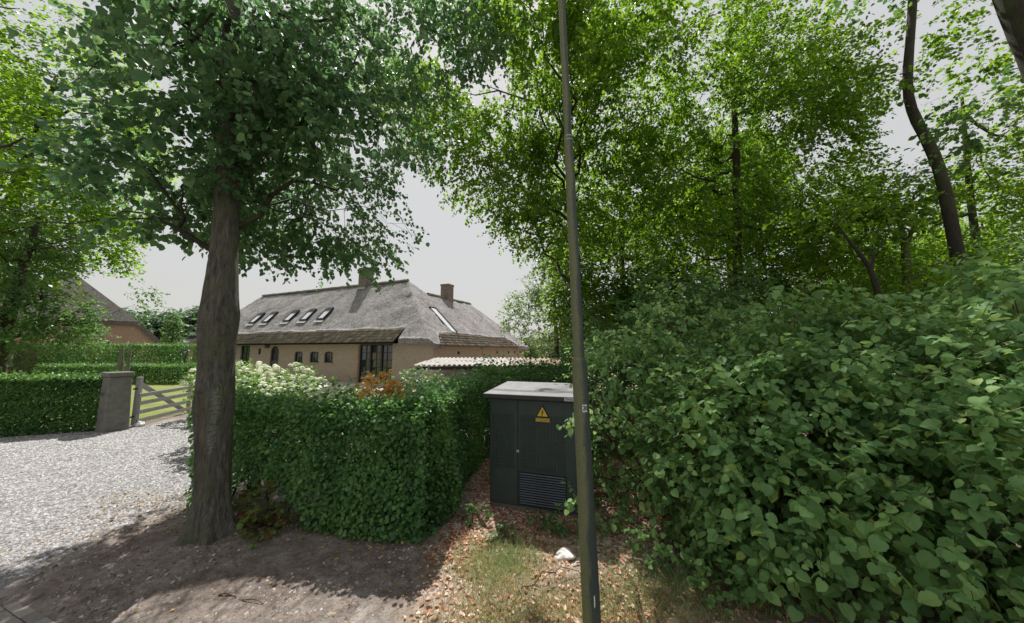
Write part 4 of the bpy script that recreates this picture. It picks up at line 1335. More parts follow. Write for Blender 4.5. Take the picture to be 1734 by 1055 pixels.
shrub('green_shrub', 'rounded pale green shrub in front of the low shed', [(-2.95, 10.2, 1.25, .85, .7, .72), (-2.0, 9.7, 1.15, .9, .7, .68)], 700, 11, .22, .065, M['box'], 37)
shrub('green_shrub', 'dark glossy shrub between the green shrub and the cabinet lid', [(-1.0, 9.4, 1.2, 1.0, .6, .68), (.4, 9.6, 1.25, 1.0, .6, .72)], 800, 11, .22, .065, M['box'], 38)
shrub('small_plant', 'little shrub with red and green leaves at the right foot of the big tree', [(-3.55, 5.0, .30, .26, .2, .30), (-3.30, 4.85, .22, .22, .2, .22), (-3.7, 4.8, .16, .2, .16, .16)], 60, 7, .14, .075, M['redgreen'], 39, tmpl=LEAF6, cat='plant', stems=3)
for (lx, ly, h_, lab, sd) in ((-.52, 5.28, .14, 'small bright weed at the left front corner of the cabinet', 41), (-.10, 4.78, .13, 'green weed at the edge of the cabinet shadow', 42),
                              (.42, 5.20, .20, 'dark feathery weed directly before the cabinet louvres', 43), (.60, 4.95, .12, 'low weed between the stone and the lamp post', 44)):
    shrub('weed', lab, [(lx, ly, h_ * .6, .16, .12, h_)], 20, 7, .12, .05, M['box'], sd, tmpl=LEAF6, cat='weed', stems=2)

# ================================================================== THE BIG LINDEN BESIDE THE DRIVE
g = np.random.default_rng(51)
linden = empty('linden_tree', (-4.05, 4.8, 0), 0, 'big linden with a scarred grey-green trunk standing between the drive and the hedge', 'tree')
zs_ = np.array([-.08, .02, .10, .22, .40, .70, 1.1, 1.5, 1.78, 1.95, 2.2, 2.6, 3.0, 3.35, 3.8, 4.4, 5.2, 6.2, 7.4, 9.0])
rr_ = np.array([.33, .285, .255, .228, .206, .196, .196, .206, .226, .210, .206, .205, .222, .196, .166, .152, .143, .135, .120, .09])
cx_ = np.interp(zs_, [0, .33, 1.75, 2.9, 4.1, 8.1, 9], [-4.0, -4.03, -4.14, -4.19, -4.22, -4.47, -4.52])
zz = np.linspace(-.08, 9, 170); rad = np.interp(zz, zs_, rr_); cxx = np.interp(zz, zs_, cx_)
NS = 56; an = np.linspace(0, 2 * math.pi, NS, endpoint=False)
Z2, A2 = np.meshgrid(zz, an, indexing='ij')
cxg = np.interp(Z2, zz, cxx); rg = np.interp(Z2, zz, rad)
flare = np.exp(-np.maximum(Z2, 0) / .22)
rg = rg * (1 + flare * (.42 * np.clip(np.sin(A2 * 5 + .6), -.4, 1) + .12 * np.sin(A2 * 3 + 2)))
PP = np.stack([np.cos(A2).ravel(), np.sin(A2).ravel(), Z2.ravel()], 1)
rg = rg.ravel() * (1 + .03 * pn(PP * [1.2, 1.2, .6], 1.6) + .015 * pn(PP, 4.5) + .008 * pn(PP, 11))
def ang(a, c, w): return np.exp(-(((a - c + math.pi) % (2 * math.pi) - math.pi) / w) ** 2)
A_, Zf = A2.ravel(), Z2.ravel()
toward = math.atan2(-4.8, 4.05)                       # the side that faces the road and camera
scar_c = toward - .62 + .06 * np.sin(Zf * 3)
scar = ang(A_, scar_c, .26) * np.clip((Zf - .55) / .25, 0, 1) * np.clip((1.92 - Zf) / .10, 0, 1)
lips = (ang(A_, scar_c - .42, .12) + ang(A_, scar_c + .42, .12)) * np.clip((Zf - .4) / .3, 0, 1) * np.clip((2.0 - Zf) / .2, 0, 1)
knob = ang(A_, scar_c - .1, .38) * np.exp(-((Zf - 1.99) / .075) ** 2)
burl = ang(A_, toward + .9, .7) * np.exp(-((Zf - 2.95) / .22) ** 2) + ang(A_, toward - 1.2, .5) * np.exp(-((Zf - 2.75) / .25) ** 2)
rg = rg - .030 * scar + .022 * lips + .045 * knob + .020 * burl
V = np.stack([cxg.ravel() + rg * np.cos(A_), 4.8 + rg * np.sin(A_), Zf], 1)
nz_ = len(zz); i = (np.arange(nz_ - 1)[:, None] * NS); j = np.arange(NS)[None]; j2 = (j + 1) % NS
F4 = np.stack([i + j, i + j2, i + NS + j2, i + NS + j], -1).reshape(-1, 4)
trunk = mesh_np('trunk', V, [F4], None, linden, smooth=True)
lich = np.clip(ang(A_, toward - .02 + .1 * np.sin(Zf * 4), .30) * np.clip((Zf - .95) / .3, 0, 1) * np.clip((2.25 - Zf) / .4, 0, 1), 0, 1)
ca = trunk.data.color_attributes.new('wear', 'FLOAT_COLOR', 'POINT')
ca.data.foreach_set('color', np.stack([scar, lich, knob, np.ones_like(scar)], 1).astype(np.float32).ravel())
t = NT('linden_trunk_bark')
c = t.coord(); at = t.n('ShaderNodeAttribute', attribute_name='wear'); sp = t.n('ShaderNodeSeparateColor'); t.l(at.outputs['Color'], sp.inputs[0])
m1 = t.mapping(c, (11, 11, 1.8)); n1 = t.noise(m1, 2.2, 8, .7, .6); n2 = t.noise(c, 34, 6, .75); n3 = t.noise(c, 3.1, 5, .68); n4 = t.noise(t.mapping(c, (20, 20, 50)), 1, 4, .7)
col = t.ramp(n1, [(.34, (.065, .060, .052)), (.50, (.165, .155, .135)), (.66, (.28, .265, .24))])
col = t.mix(t.math('MULTIPLY', n2, .5), col, (.045, .04, .03))
col = t.mix(t.ramp(t.math('ADD', t.math('MULTIPLY', n3, .65), t.math('MULTIPLY', n2, .35)), [(.48, (0, 0, 0)), (.60, (.8, .8, .8))]), col, t.ramp(n2, [(.35, (.10, .115, .055)), (.65, (.17, .185, .115))]))
lf = t.ramp(t.math('ADD', t.math('MULTIPLY', sp.outputs[1], .27), t.math('MULTIPLY', n2, .9)), [(.60, (0, 0, 0)), (.74, (.8, .8, .8))])
col = t.mix(lf, col, t.ramp(n2, [(.3, (.20, .24, .18)), (.7, (.33, .36, .30))]))
sf = t.ramp(t.math('ADD', sp.outputs[0], t.math('MULTIPLY', t.math('SUBTRACT', n3, .5), .9)), [(.45, (0, 0, 0)), (.85, (.7, .7, .7))])
col = t.mix(sf, col, t.ramp(n1, [(.3, (.12, .095, .068)), (.7, (.22, .175, .13))]))
h = t.math('ADD', t.math('MULTIPLY', n1, .9), t.math('ADD', t.math('MULTIPLY', n2, .5), t.math('MULTIPLY', n4, .2)))
trunk.data.materials.append(t.done(t.principled(col, .9, .12, t.bump(h, 1.0, .06))))

L_lobes = [(-4.5, 5.2, 6.0, 2.0, 2.6, 1.9), (-4.5, 6.6, 6.6, 2.2, 2.4, 2.3), (-4.6, 4.8, 9.0, 2.6, 2.8, 3.0, .7), (-5.7, 5.6, 6.0, .95, 1.6, 1.25, .6),
           (-3.1, 5.4, 5.6, 1.1, 1.5, 1.5, 1.1), (-3.2, 6.2, 7.4, 1.4, 1.6, 1.9), (-3.7, 3.7, 6.9, 1.2, .8, 1.4, .5), (-3.45, 5.0, 4.85, 1.05, 1.1, .62, 1.0), (-4.6, 8.4, 6.0, 1.9, 1.5, 1.6, .7),
           (-4.5, 8.0, 9.0, 2.7, 2.2, 2.4, .5), (-5.1, 4.6, 4.75, .9, 1.0, .6, .7), (-1.7, 7.2, 9.6, 1.3, .9, 1.2, 1.2), (-2.2, 7.6, 8.0, 1.0, .8, .9, .9), (-1.3, 8.0, 11.9, 1.7, 1.1, 1.5, 1.2)]
lm_near = leaf_mesh(LEAF12, M['linden_near'])
make_crown(linden, L_lobes, 3900, 16, .62, .105, .35, M['linden_near'], LEAF6, g, hole=.27, nscale=.75, twig=(.006, M['twig']), near=300, near_mesh=lm_near, lean=.9, tilt=.55,
           keepf=lambda p: (p[:, 2] > 3.95) & ((p[:, 0] < -.9 - .15 * p[:, 1]) | (p[:, 2] > 7.6)) & ((p[:, 0] > -1.36 * p[:, 1]) | (p[:, 2] > 8.2)) & (p[:, 1] > 1.6))
org = [(float(np.interp(z_, zz, cxx)), 4.8, z_) for z_ in (3.9, 4.2, 4.7, 5.0, 5.4, 5.8, 6.3, 6.6, 7.1, 7.6, 8.0, 8.6)]
tgt = [(-5.9, 4.6, 5.3), (-2.3, 5.2, 5.3), (-4.0, 7.2, 6.2), (-5.7, 6.3, 7.4), (-2.4, 4.8, 7.2), (-4.8, 3.2, 7.6), (-6.3, 4.6, 8.7), (-2.5, 6.4, 8.8), (-3.4, 4.0, 9.4), (-5.3, 7.6, 9.5), (-4.1, 5.6, 10.8), (-2.9, 3.8, 10.5)]
make_limbs(linden, org, tgt, .055, M['bark_dark'], g, 4)

# ================================================================== LEFT SIDE TREES
def tree(name, label, base, trunk_pts, trunk_r, lobes, n, nl, L, size, mat, seed, tmpl=LEAF4, bark_m='bark_dark', limbs=8, hole=.3, nscale=.4, droop=.15, keep=True, twig=None, cat='tree', group=None, lr=.09, tilt=.5, lean=.4, keepf=None, inner=.35, every=1):
    g = np.random.default_rng(seed)
    par = empty(name, (base[0], base[1], 0), 0, label, cat, group)
    simple_trunk(par, trunk_pts, trunk_r, M[bark_m], g)
    if limbs:
        tp = np.array(trunk_pts, float)
        oz = np.linspace(.35, .95, limbs) * (tp[-1, 2])
        o_ = [[np.interp(z_, tp[:, 2], tp[:, k]) for k in range(3)] for z_ in oz]
        tg, _ = lobes_sample(lobes, limbs, g, .3)
        tg = tg[np.argsort(tg[:, 2])]
        make_limbs(par, o_, tg, lr, M[bark_m], g, 3, 6)
    if n:
        make_crown(par, lobes, n, nl, L, size, droop, M[mat], tmpl, g, hole=hole, nscale=nscale, keep=keep, keepf=keepf, twig=twig, tilt=tilt, lean=lean, inner=inner, every=every)
    return par

tree('broadleaf_tree', 'tall bright green tree filling the upper left behind the front hedge', (-31.5, 19),
     [(-31.5, 19, -.1), (-30.8, 19, 5), (-29.2, 18.8, 11), (-27.5, 18.6, 19)], [.42, .34, .26, .08],
     [(-27, 18.5, 12.5, 5.0, 4.6, 6.5), (-24.6, 17.5, 9.6, 3.5, 3.4, 3.6), (-25.0, 18, 15.5, 4.0, 3.8, 4.4), (-29, 17, 8.5, 4.4, 4, 3.6), (-23.6, 18.5, 12.5, 2.9, 3, 3.2), (-27, 18.5, 19, 4.4, 4.2, 3.8), (-25.8, 17, 6.2, 3.2, 2.6, 2.2)],
     4900, 14, 1.0, .20, 'bright', 61, tmpl=LEAF4, limbs=12, hole=.36, nscale=.42, droop=.25, lr=.12)
tree('broadleaf_tree', 'dark drooping tree with its trunk at the left edge above the hedge', (-22.7, 14.9),
     [(-22.7, 14.9, -.1), (-22.5, 14.9, 3), (-22.2, 14.9, 6), (-21.6, 14.8, 8.5)], [.30, .26, .18, .06],
     [(-20.6, 14.6, 6.4, 2.5, 2.2, 1.5), (-18.9, 14.9, 5.2, 1.9, 1.8, 1.0), (-21.6, 14.2, 7.8, 2.2, 2, 1.2), (-19.0, 15.2, 4.0, 1.7, 1.5, .7), (-22.5, 14, 5.2, 1.8, 1.8, 1.0), (-19.7, 15, 4.1, 1.2, 1.4, 1.1, 1.6), (-21.8, 14.4, 3.6, 1.7, 1.3, .9, 1.4), (-19.0, 15, 3.2, .8, 1.0, .5)],
     2300, 16, .70, .13, 'dark', 62, limbs=10, hole=.36, nscale=.6, droop=.45, lr=.07)
tree('broadleaf_tree', 'bright leafy tree at the far left frame edge over the drive hedge', (-21.5, 10.5),
     [(-21.5, 10.5, -.1), (-21.3, 10.5, 5), (-21, 10.5, 12)], [.3, .22, .08],
     [(-19.6, 11.8, 9.5, 3.6, 3.0, 4.2), (-17.0, 12.2, 10.8, 2.4, 2.4, 3.0), (-18.5, 11.5, 14, 3.6, 3.2, 3.2)],
     2300, 14, .8, .15, 'bright', 63, limbs=8, hole=.36, nscale=.5, droop=.25)

# distant trees to the left of the farmhouse
for i, (dx, dy, h_, w_, lab) in enumerate(((-77, 70, 11.5, 5.5, 'round tree on the skyline just right of the neighbour roof'), (-70, 72, 11.0, 5.5, 'broad distant tree between the neighbour house and the farmhouse'),
                                           (-63, 71, 11.8, 5.0, 'distant tree partly hidden behind the big linden trunk'), (-57, 66, 7.0, 4.0, 'lower paler distant tree close to the left end of the farmhouse'))):
    tree('distant_tree', lab, (dx, dy), [(dx, dy, 0), (dx, dy, h_ * .6)], [.4, .2], [(dx, dy, h_ * .55, w_, w_, h_ * .45), (dx - w_ * .5, dy, h_ * .45, w_ * .6, w_, h_ * .4), (dx + w_ * .5, dy, h_ * .4, w_ * .6, w_, h_ * .38)],
         900, 9, 1.6, .75, 'far_leaf', 70 + i, limbs=0, hole=.12, nscale=.25, keep=False, group='distant trees left of the farmhouse')
tree('conifer', 'small dark conifer poking up beside the neighbour roof', (-52.3, 52), [(-52.3, 52, 0), (-52.3, 52, 7.6)], [.2, .05], [(-52.3, 52, 4.5, 1.2, 1.2, 3.4), (-52.3, 52, 7.2, .5, .5, 1.3)],
     260, 9, .5, .3, 'dark', 76, limbs=0, hole=0, keep=False)
for i, (dx, dy, h_, w_, lab) in enumerate(((1.6, 52, 4.2, 2.2, 'light green far bush just right of the farmhouse end'), (5.2, 58, 5.0, 3.0, 'far bush seen low between the farmhouse and the lamp post'), (10, 60, 6.5, 4.0, 'far leafy tree behind the lamp post'))):
    tree('distant_tree', lab, (dx, dy), [(dx, dy, 0), (dx, dy, h_ * .6)], [.2, .1], [(dx, dy, h_ * .5, w_, w_, h_ * .5)], 420, 9, .9, .4, 'pale', 80 + i, limbs=0, hole=.15, nscale=.4, keep=False)
wd = np.random.default_rng(90)
p, out = lobes_sample([(x_, 160 + 15 * math.sin(x_ * .1), 3, 12, 5, 6 + 2 * math.sin(x_ * .37)) for x_ in range(-220, 240, 11)], 15000, wd, .6)
p = p[p[:, 2] > 0]
far = leaves('far_woods', p, wd.normal(size=p.shape), wd.normal(size=p.shape) + [0, 0, .6], wd.uniform(.9, 2.0, len(p)), LEAF4, M['far_leaf'])
tag(far, 'thin hazy line of far woods on the horizon', 'woods', kind='stuff')

# ================================================================== RIGHT SIDE: ROADSIDE TREES AND WOOD
GR = 'trees of the wood on the right'
tree('broadleaf_tree', 'tall leafy tree behind the lamp post whose crown hangs over the sky gap', (2.9, 14.2),
     [(2.9, 14.2, -.1), (2.8, 14.2, 4), (2.6, 14.3, 9), (2.3, 14.3, 15)], [.26, .22, .17, .05],
     [(-1.2, 13.3, 12.0, 2.7, 2.4, 3.6), (.3, 13.2, 9.5, 2.3, 2.2, 2.3), (2.4, 13.8, 9.6, 3.2, 3, 4.0), (1.9, 12.6, 7.6, 2.0, 1.4, 1.5, .6), (-3.0, 13.6, 13.2, 2.2, 2.2, 3.0), (-4.6, 14, 15.2, 2.2, 2.2, 2.6), (.6, 8.3, 11.6, 1.7, 1.1, 1.4, 1.6), (2.7, 8.4, 11.6, 1.8, 1.2, 1.4, 1.6), (1.6, 9.6, 12.6, 2.2, 1.4, 1.2), (3.8, 13, 12.5, 3.4, 3, 3.8), (1, 13.5, 14.5, 4, 3, 3.5)],
     6000, 15, .75, .125, 'wood', 101, tmpl=LEAF6, limbs=14, hole=.34, nscale=.5, droop=.3, lr=.09, twig=(.008, M['twig']), every=2, lean=.6)
tree('broadleaf_tree', 'straight dark trunk amid the green canopy right of the lamp post', (9.0, 13.2),
     [(9.0, 13.2, -.1), (8.9, 13.1, 5), (9.2, 13, 10), (9.4, 13, 17)], [.19, .17, .14, .05],
     [(7.0, 12.0, 9.5, 2.8, 2.2, 3.4), (10.6, 12.8, 9.8, 3.0, 2.6, 3.2), (6.5, 12.2, 13.2, 3.4, 2.8, 3.0), (10.5, 13.8, 14, 3.4, 3, 3.5), (13.4, 14.5, 8.5, 2.6, 2.4, 2.6), (12.5, 13.5, 12.5, 2.4, 2.2, 2.6), (9.8, 10.6, 11.5, 2.0, 1.5, 1.8), (7.5, 13.2, 6.4, 3.0, 1.3, 1.1, .6)],
     7000, 15, .75, .13, 'wood', 102, tmpl=LEAF4, limbs=14, hole=.30, nscale=.5, droop=.25, lr=.07, group=None, lean=.5)
tree('broadleaf_tree', 'pale small-leaved tree between the farmhouse roof and the lamp post', (2.9, 20.5),
     [(2.9, 20.5, -.1), (2.7, 20.5, 3), (2.5, 20.5, 7.5)], [.16, .13, .05],
     [(1.0, 20, 4.9, 1.5, 1.5, 1.0), (2.8, 20.4, 6.2, 2.0, 1.8, 1.7), (1.6, 20.1, 3.5, 1.1, 1.1, .6), (3.5, 20, 8.0, 1.8, 1.8, 1.5), (.2, 20, 4.2, .8, .9, .55), (4.3, 20.5, 4.2, 1.8, 1.6, 1.5)],
     2100, 13, .55, .13, 'pale', 103, limbs=10, hole=.34, nscale=.8, droop=.1, lr=.05, keep=False)
tree('curved_tree', 'curving dark bare trunk rising through the sky gap at the right', (12.5, 9.1),
     [(12.7, 9.1, -.1), (12.25, 9, 4.4), (12.12, 9, 7.7), (11.40, 9, 9.7), (12.08, 9, 13), (12.6, 9, 17)], [.17, .145, .125, .105, .095, .06],
     [(12, 9.2, 16.5, 3.4, 3, 2.0), (14.8, 9.5, 9.5, 1.5, 1.2, .7), (15.3, 10, 7.9, 1.8, 1.2, .7), (13.9, 9.6, 6.8, 1.4, 1.2, .6), (10.6, 9, 10.2, .5, .6, .5), (16.5, 10.5, 11.5, 1.6, 1.2, .8), (14.2, 9.5, 11.6, 1.4, 1.0, .5), (13.3, 9.6, 12.9, 1.2, 1.0, .5)],
     900, 13, .7, .12, 'wood', 104, tmpl=LEAF6, limbs=0, hole=.3, nscale=.7, droop=.1, twig=(.008, M['twig']))
tree('linden_tree', 'thick dark trunk cut by the top right corner of the picture', (10.2, 5.2),
     [(10.2, 5.2, -.1), (9.75, 5.2, 3.5), (9.05, 5.2, 7.2), (8.72, 5.2, 8.6), (8.2, 5.3, 13)], [.30, .25, .22, .21, .13],
     [(8.3, 5.2, 13.5, 3.2, 3, 3.2), (7.4, 5.6, 10.4, 1.6, 1.6, .9), (9.8, 6.4, 7.4, .8, .8, .8)],
     620, 14, .6, .11, 'linden', 105, tmpl=LEAF6, limbs=0, hole=.3, droop=.4)
tree('young_tree', 'small forked dark tree in front of the bright green thicket', (9.1, 8.0),
     [(9.3, 8, -.1), (9.05, 8, 3.1), (8.85, 8, 3.6), (8.70, 8, 4.5), (8.3, 8, 5.1), (8.0, 8, 5.6)], [.085, .07, .065, .055, .035, .012],
     [(8.0, 8.4, 5.9, .9, .7, .5), (9.6, 8.5, 6.1, .9, .7, .5)], 90, 12, .5, .10, 'wood', 106, tmpl=LEAF6, limbs=0, hole=0)
tubes('fork', [bend_path((8.70, 8, 4.45), (9.35, 8, 5.6), 7, .3, .04, .010, 0, np.random.default_rng(3))], M['bark_dark'], bpy.data.objects['young_tree'], 7)
tree('broadleaf_tree', 'grey mossy trunk left of the curved dark trunk', (13.3, 11.2), [(13.25, 11.2, -.1), (13.3, 11.2, 4), (13.5, 11.2, 6.2), (13.4, 11.3, 7.5)], [.17, .15, .10, .03],
     [(12.0, 11.4, 6.3, 2.2, 1.4, 1.7), (14.6, 11.6, 5.2, 2.0, 1.2, 1.2), (13.6, 11.3, 7.8, 1.5, 1.1, .9)], 1700, 14, .6, .12, 'wood', 107, bark_m='bark_grey', limbs=5, hole=.32, nscale=.6)
tree('broadleaf_tree', 'thin far trunk against the pale sky beyond the curved trunk', (20.1, 14.2), [(20.1, 14.2, -.1), (20.2, 14.2, 9), (20.6, 14.2, 14)], [.16, .12, .05],
     [(20.3, 14.3, 8.0, 2.6, 2, 2.2), (19, 15, 5.5, 3, 2, 2.2), (22, 14, 10.5, 2, 2, 1.5)], 1500, 14, .8, .16, 'wood', 108, limbs=8, hole=.38, nscale=.6)
# understorey that closes the view
US = [(5.6, 17.5, 6.0, 3.4, 2.2, 3.8), (10.5, 18, 6.4, 4, 2.4, 4.4), (16, 18, 5.6, 4.4, 2.4, 3.8), (22, 18, 5.6, 4.5, 2.6, 3.6), (29, 20, 7, 5, 3, 4.5), (6.5, 20, 12, 4, 3, 4), (13, 20, 12, 4, 3, 3.6)]
LAB = ['bright leafy understorey tree right behind the lamp post', 'bright understorey tree below the straight trunk', 'glowing green thicket tree behind the small forked tree', 'leafy understorey tree behind the grey mossy trunk',
       'dim understorey tree at the right edge of the wood', 'upper canopy tree behind the lamp post', 'upper canopy tree behind the straight trunk']
for i, (l, lab) in enumerate(zip(US, LAB)):
    tree('wood_tree', lab, (l[0], l[1]), [(l[0], l[1], -.1), (l[0] + .3, l[1], l[2]), (l[0] + .2, l[1] + .2, l[2] + l[5] * .8)], [.16, .12, .04], [l, (l[0] + l[3] * .5, l[1] - .8, l[2] - l[5] * .45, l[3] * .6, 1.6, l[5] * .5), (l[0] - l[3] * .5, l[1] - .8, l[2] - l[5] * .3, l[3] * .6, 1.6, l[5] * .5)],
         2300, 12, .95, .19, 'bright' if i in (2, 1) else 'wood', 110 + i, limbs=6, hole=.25, nscale=.5, group=GR)
# mid shrubs between the hazels and the wood
for i, (ls, lab, mt) in enumerate((
        ([(4.6, 9.3, 2.6, 2.2, 1.5, 1.8), (3.2, 9.8, 2.1, 1.6, 1.3, 1.6), (6.4, 9.6, 3.0, 2.0, 1.4, 1.9), (4.9, 9.8, 4.3, 1.1, .9, .8), (2.6, 9.9, 3.5, .8, .7, .7)], 'dense dark small-leaved bush above the left hazel', 'dark'),
        ([(9.0, 8.8, 2.2, 2.2, 1.4, 1.9), (11.2, 8.4, 2.4, 2.2, 1.4, 2.2), (10.4, 8.8, 4.3, 1.2, .8, .8)], 'dark bush under the small forked tree', 'wood'),
        ([(14, 9.4, 2.2, 2.6, 1.6, 2.0), (17.5, 10, 2.6, 2.8, 1.8, 2.4), (12.5, 6.8, 1.9, 1.8, 1.3, 1.9)], 'shaded bush at the foot of the curved trunk', 'wood'))):
    shrub('bush', lab, ls, 2600, 12, .42, .085, M[mt], 130 + i, stems=6, cat='bush', droop=.2)
# hazels in front
hz_mesh = leaf_mesh(LEAF12, M['hazel'])
def hazel(label, lobes, n, seed, near, size=.090, L=.5, keepf=None):
    g = np.random.default_rng(seed)
    c = lobes[0]
    par = empty('hazel_bush', (c[0], c[1] + .3, 0), 0, label, 'hazel bush', 'hazels overhanging the verge')
    make_crown(par, lobes, n, 9, L, size, .25, M['hazel'], LEAF12, g, hole=.12, nscale=.9, twig=(.0055, M['twig_green']), keep=False, near=near, near_mesh=hz_mesh, name='foliage', tilt=.50, lean=.6, inner=.5, keepf=keepf, every=1)
    for l in lobes:
        b = (c[0] + g.normal() * .25, c[1] + .4 + g.normal() * .2, -.03)
        paths = []
        for _ in range(3):
            d = nrm(g.normal(size=(1, 3)))[0]
            paths.append(bend_path(b, (l[0] + d[0] * l[3] * .75, l[1] - abs(d[1]) * l[4] * .5, l[2] + d[2] * l[5] * .6), 9, .35, .022, .006, .08, g))
        tubes('branch', paths, M['twig'], par, 6)
    return par
hazel('leftmost hazel, its leaves touching the lamp post', [(2.75, 5.9, 1.35, 1.25, 1.0, 1.45), (2.2, 6.2, 2.15, 1.0, .9, .75), (1.95, 6.3, .85, .75, .8, .8), (3.9, 6.4, 2.0, 1.3, 1.1, 1.0), (3.3, 6.3, 3.05, 1.0, .5, .65, 1.0), (1.02, 4.45, 1.80, .14, .1, .07, 2.4), (.98, 4.8, .38, .16, .12, .2, 1.6), (4.6, 6.3, 3.0, .7, .5, .4, 1.2)], 1700, 141, 60, size=.072, L=.42)
hazel('broad middle hazel with large round leaves reaching low over the verge', [(3.5, 4.5, 1.25, 1.35, 1.1, 1.3), (3.05, 3.9, .75, .85, .8, .75), (4.3, 4.6, 1.9, 1.4, 1.1, .95), (2.6, 4.7, 1.2, .75, .8, .95), (4.1, 4.9, 2.85, .6, .4, .65, 1.0), (5.3, 4.9, 2.9, .6, .4, .4, 1.2)], 2100, 142, 110)
hazel('large hazel nearest the camera filling the lower right corner', [(4.9, 3.1, 1.2, 1.6, 1.1, 1.3), (4.0, 3.2, .85, 1.0, .8, .95), (6.0, 3.4, 1.75, 1.7, 1.2, 1.15), (5.0, 3.9, 2.1, 1.5, 1.0, .85), (6.6, 2.2, 1.3, 1.4, .9, 1.3), (5.7, 3.9, 2.9, .5, .4, .6, 1.0), (7.6, 4.6, 3.2, 1.2, .6, .9, 1.0)], 2700, 143, 130, size=.086)

# ================================================================== LITTER, GRASS, SMALL THINGS ON THE GROUND
g = np.random.default_rng(201)
def scatter(name, label, n, region, size, mat, tmpl, zoff=.008, upr=.35, cat='leaves', width=1.0):
    x = g.uniform(region[0], region[1], n * 3); y = g.uniform(region[2], region[3], n * 3)
    w = region[4](x, y); k = g.uniform(size=len(x)) < w
    x, y = x[k][:n], y[k][:n]; N = len(x)
    p = np.stack([x, y, ground_z(x, y) + zoff + g.uniform(0, .012, N)], 1)
    f = np.stack([g.normal(size=N), g.normal(size=N), g.normal(size=N) * .18], 1)
    u = np.stack([g.normal(size=N) * upr, g.normal(size=N) * upr, np.ones(N)], 1)
    o = leaves(name, p, f, u, size * g.uniform(.5, 1.2, N), tmpl, mat, None, width)
    tag(o, label, cat, kind='stuff')
    return o
def verge_w(x, y):
    v = np.clip((x - np.interp(y, [2, 3.4, 4.6, 5.7, 7.6, 9], [-1.5, -1.05, -.95, -.7, -.6, -.6])) / .25 + .5, 0, 1)
    q_ = np.stack([x, y, x * 0], 1)
    return v * np.clip(.62 + pn(q_, 1.9) * .5 + (y - 4.2) * .35, .25, 1)
scatter('leaf_litter', 'brown and rust dry leaves scattered over the verge round the cabinet', 24000, (-1.4, 5.0, 3.0, 8.4, verge_w), .052, M['litter'], LEAF4, width=.8)
def soil_w(x, y):
    q_ = np.stack([x, y, x * 0], 1)
    hedge_line = 5.45 - (x + 4.6) * .26
    near = np.exp(-np.abs(y - hedge_line) / .22) * 1.0 + np.exp(-(np.hypot(x + 5.6, y - 5.9) / .7) ** 2) * .6
    return np.clip(near + .045 + .06 * pn(q_, 2.2), 0, 1) * (y < hedge_line + .5)
M['litter_y'] = leaf_mat('yellow_dry_leaf', (.16, .09, .035), (.30, .19, .06), (.44, .33, .15), .12, rough=.8, spec=.1, clump=2.5, gain=1.0)
scatter('leaf_litter', 'yellow fallen leaves along the foot of the hedge and around the linden', 2300, (-7, -.9, 3.1, 8.0, soil_w), .045, M['litter_y'], LEAF4, width=.75)

# grass blades of the verge
def blades(name, label, n, region, h, mat, lean=.5):
    x = g.uniform(region[0], region[1], n * 4); y = g.uniform(region[2], region[3], n * 4)
    k = g.uniform(size=len(x)) < region[4](x, y)
    x, y = x[k][:n], y[k][:n]; N = len(x)
    b = np.stack([x, y, ground_z(x, y) - .004], 1)
    d = np.stack([g.normal(size=N) * lean, g.normal(size=N) * lean, np.ones(N)], 1); d = nrm(d)
    s = nrm(np.stack([g.normal(size=N), g.normal(size=N), np.zeros(N)], 1))
    hh = (h * g.uniform(.35, 1.25, N))[:, None]; w_ = .0026
    bend = np.stack([g.normal(size=N), g.normal(size=N), -.5 * np.ones(N)], 1) * hh * .22
    m_ = b + d * hh * .55; e_ = b + d * hh + bend
    v = np.stack([b - s * w_, b + s * w_, m_ + s * w_ * .8, m_ - s * w_ * .8, e_], 1).reshape(-1, 3)
    o4 = (np.arange(N) * 5)[:, None]
    o = mesh_np(name, v, [np.array([[0, 1, 2, 3]]) + o4, np.array([[3, 2, 4]]) + o4], mat)
    tag(o, label, 'grass', kind='stuff')
def grass_w(x, y):
    q_ = np.stack([x, y, x * 0], 1)
    v = np.clip((x - np.interp(y, [2, 3.4, 4.6, 5.7], [-1.5, -1.0, -.8, -.5])) / .3 + .4, 0, 1)
    tuft = np.exp(-(((x + .12) / .42) ** 2 + ((y - 4.25) / .42) ** 2)) * 1.2
    return np.clip(v * np.clip((x + .95) / .5, .12, 1) * (np.clip(.32 + pn(q_, 1.8) * .55, 0, 1) * np.clip((4.9 - y) / .8, 0, 1)) + tuft * v, 0, 1)
blades('grass', 'dry grass tufts of the sunlit verge between the hedge corner and the lamp post', 24000, (-1.6, 3.4, 2.8, 5.3, grass_w), .085, M['grass'])
def lawn_w(x, y): return ((y > 14.4 + .0 * x) & (x > -1.1 * y)).astype(float) * .9
# low weeds below the hazels
for (lx, ly, sd, lab) in ((1.35, 5.1, 151, 'leafy weeds right behind the lamp post'), (1.75, 4.35, 152, 'pale weed under the left hazel'), (1.55, 5.9, 153, 'ground plants beside the right side of the cabinet'), (2.2, 3.75, 154, 'bramble leaves at the edge of the dry grass')):
    shrub('weed', lab, [(lx, ly, .16, .32, .25, .20)], 45, 8, .18, .06, M['hazel'], sd, tmpl=LEAF6, cat='weed', stems=2)
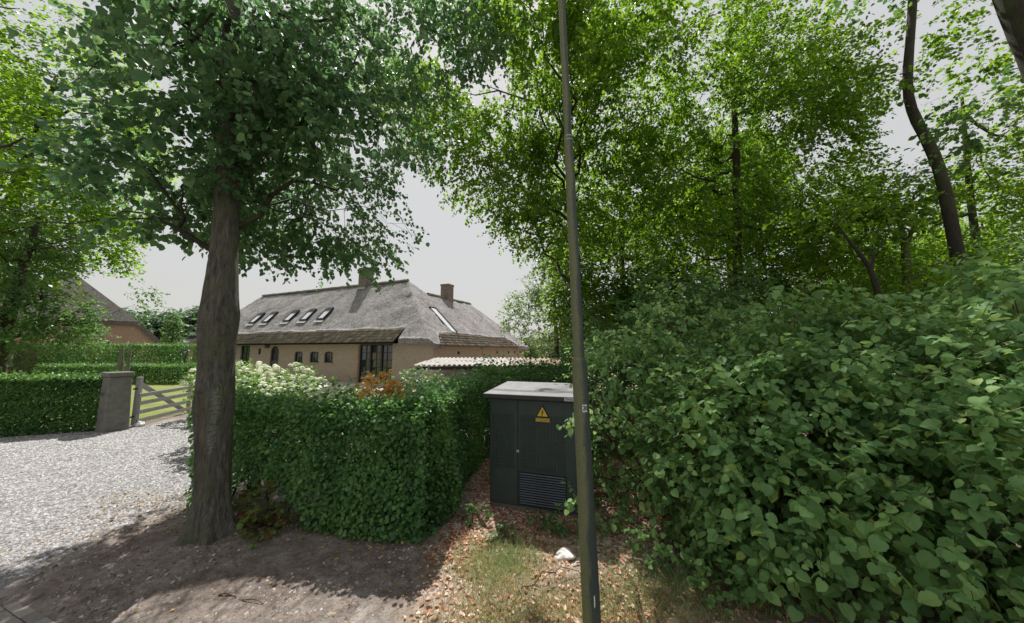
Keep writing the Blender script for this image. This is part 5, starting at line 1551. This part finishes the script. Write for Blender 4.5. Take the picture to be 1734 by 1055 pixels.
# crumbs of soil and small pebbles on the trodden verge
def crumb_w(x, y): return (np.clip(.55 + pn(np.stack([x, y, x * 0], 1), 1.4) * .5, 0, 1)) * (road_d(x, y) < -.05) * (x > -6.2 - .3 * (y - 4)) * (x < -.5)
n = 9000
x = g.uniform(-8, -.4, n * 3); y = g.uniform(3.0, 6.4, n * 3); k_ = g.uniform(size=len(x)) < crumb_w(x, y); x, y = x[k_][:n], y[k_][:n]; N = len(x)
r = g.exponential(.0065, N) + .003; r = np.minimum(r, .03)
V = oct_[None] * (1 + g.normal(size=(N, 6, 3)) * .25) * r[:, None, None] + np.stack([x, y, ground_z(x, y)], 1)[:, None]
t = NT('soil_crumb')
gi = t.n('ShaderNodeNewGeometry').outputs['Random Per Island']
t.done(t.principled(t.ramp(gi, [(0, (.10, .08, .07)), (.5, (.20, .165, .145)), (.85, (.33, .29, .26)), (1, (.50, .47, .44))]), .95, .1))
tag(mesh_np('soil_crumbs', V.reshape(-1, 3), [(OF[None] + (np.arange(N) * 6)[:, None, None]).reshape(-1, 3)], t.m), 'crumbs of grey-brown soil and tiny pebbles under the linden', 'soil', kind='stuff')
M['fresh_grass'] = leaf_mat('fresh_grass_blade', (.10, .17, .06), (.17, .25, .10), (.30, .36, .20), .35, clump=3, gain=1.2)
def tuft_w(x, y): return np.exp(-(((x + .12) / .36) ** 2 + ((y - 4.30) / .34) ** 2)) + .5 * np.exp(-(((x - 1.7) / .5) ** 2 + ((y - 3.9) / .4) ** 2))
blades('grass_tuft', 'pale green grass tuft on the verge in front of the cabinet', 7000, (-1.2, 2.8, 3.2, 5.2, tuft_w), .15, M['fresh_grass'], .45)

# fallen twigs
gt = np.random.default_rng(77)
for i, (a, b, lab) in enumerate((((.05, 3.75, .02), (.75, 4.05, .05), 'thin dry stick lying in the verge grass'), ((1.5, 4.75, .05), (2.3, 4.35, .14), 'dead branch on the litter below the left hazel'), ((-3.0, 3.75, .01), (-2.45, 3.62, .015), 'short twig on the sandy soil'))):
    o = tubes('stick', [bend_path(a, b, 8, .5, .009, .004, 0, gt)], M['twig'], None, 5)
    tag(o, lab, 'stick')
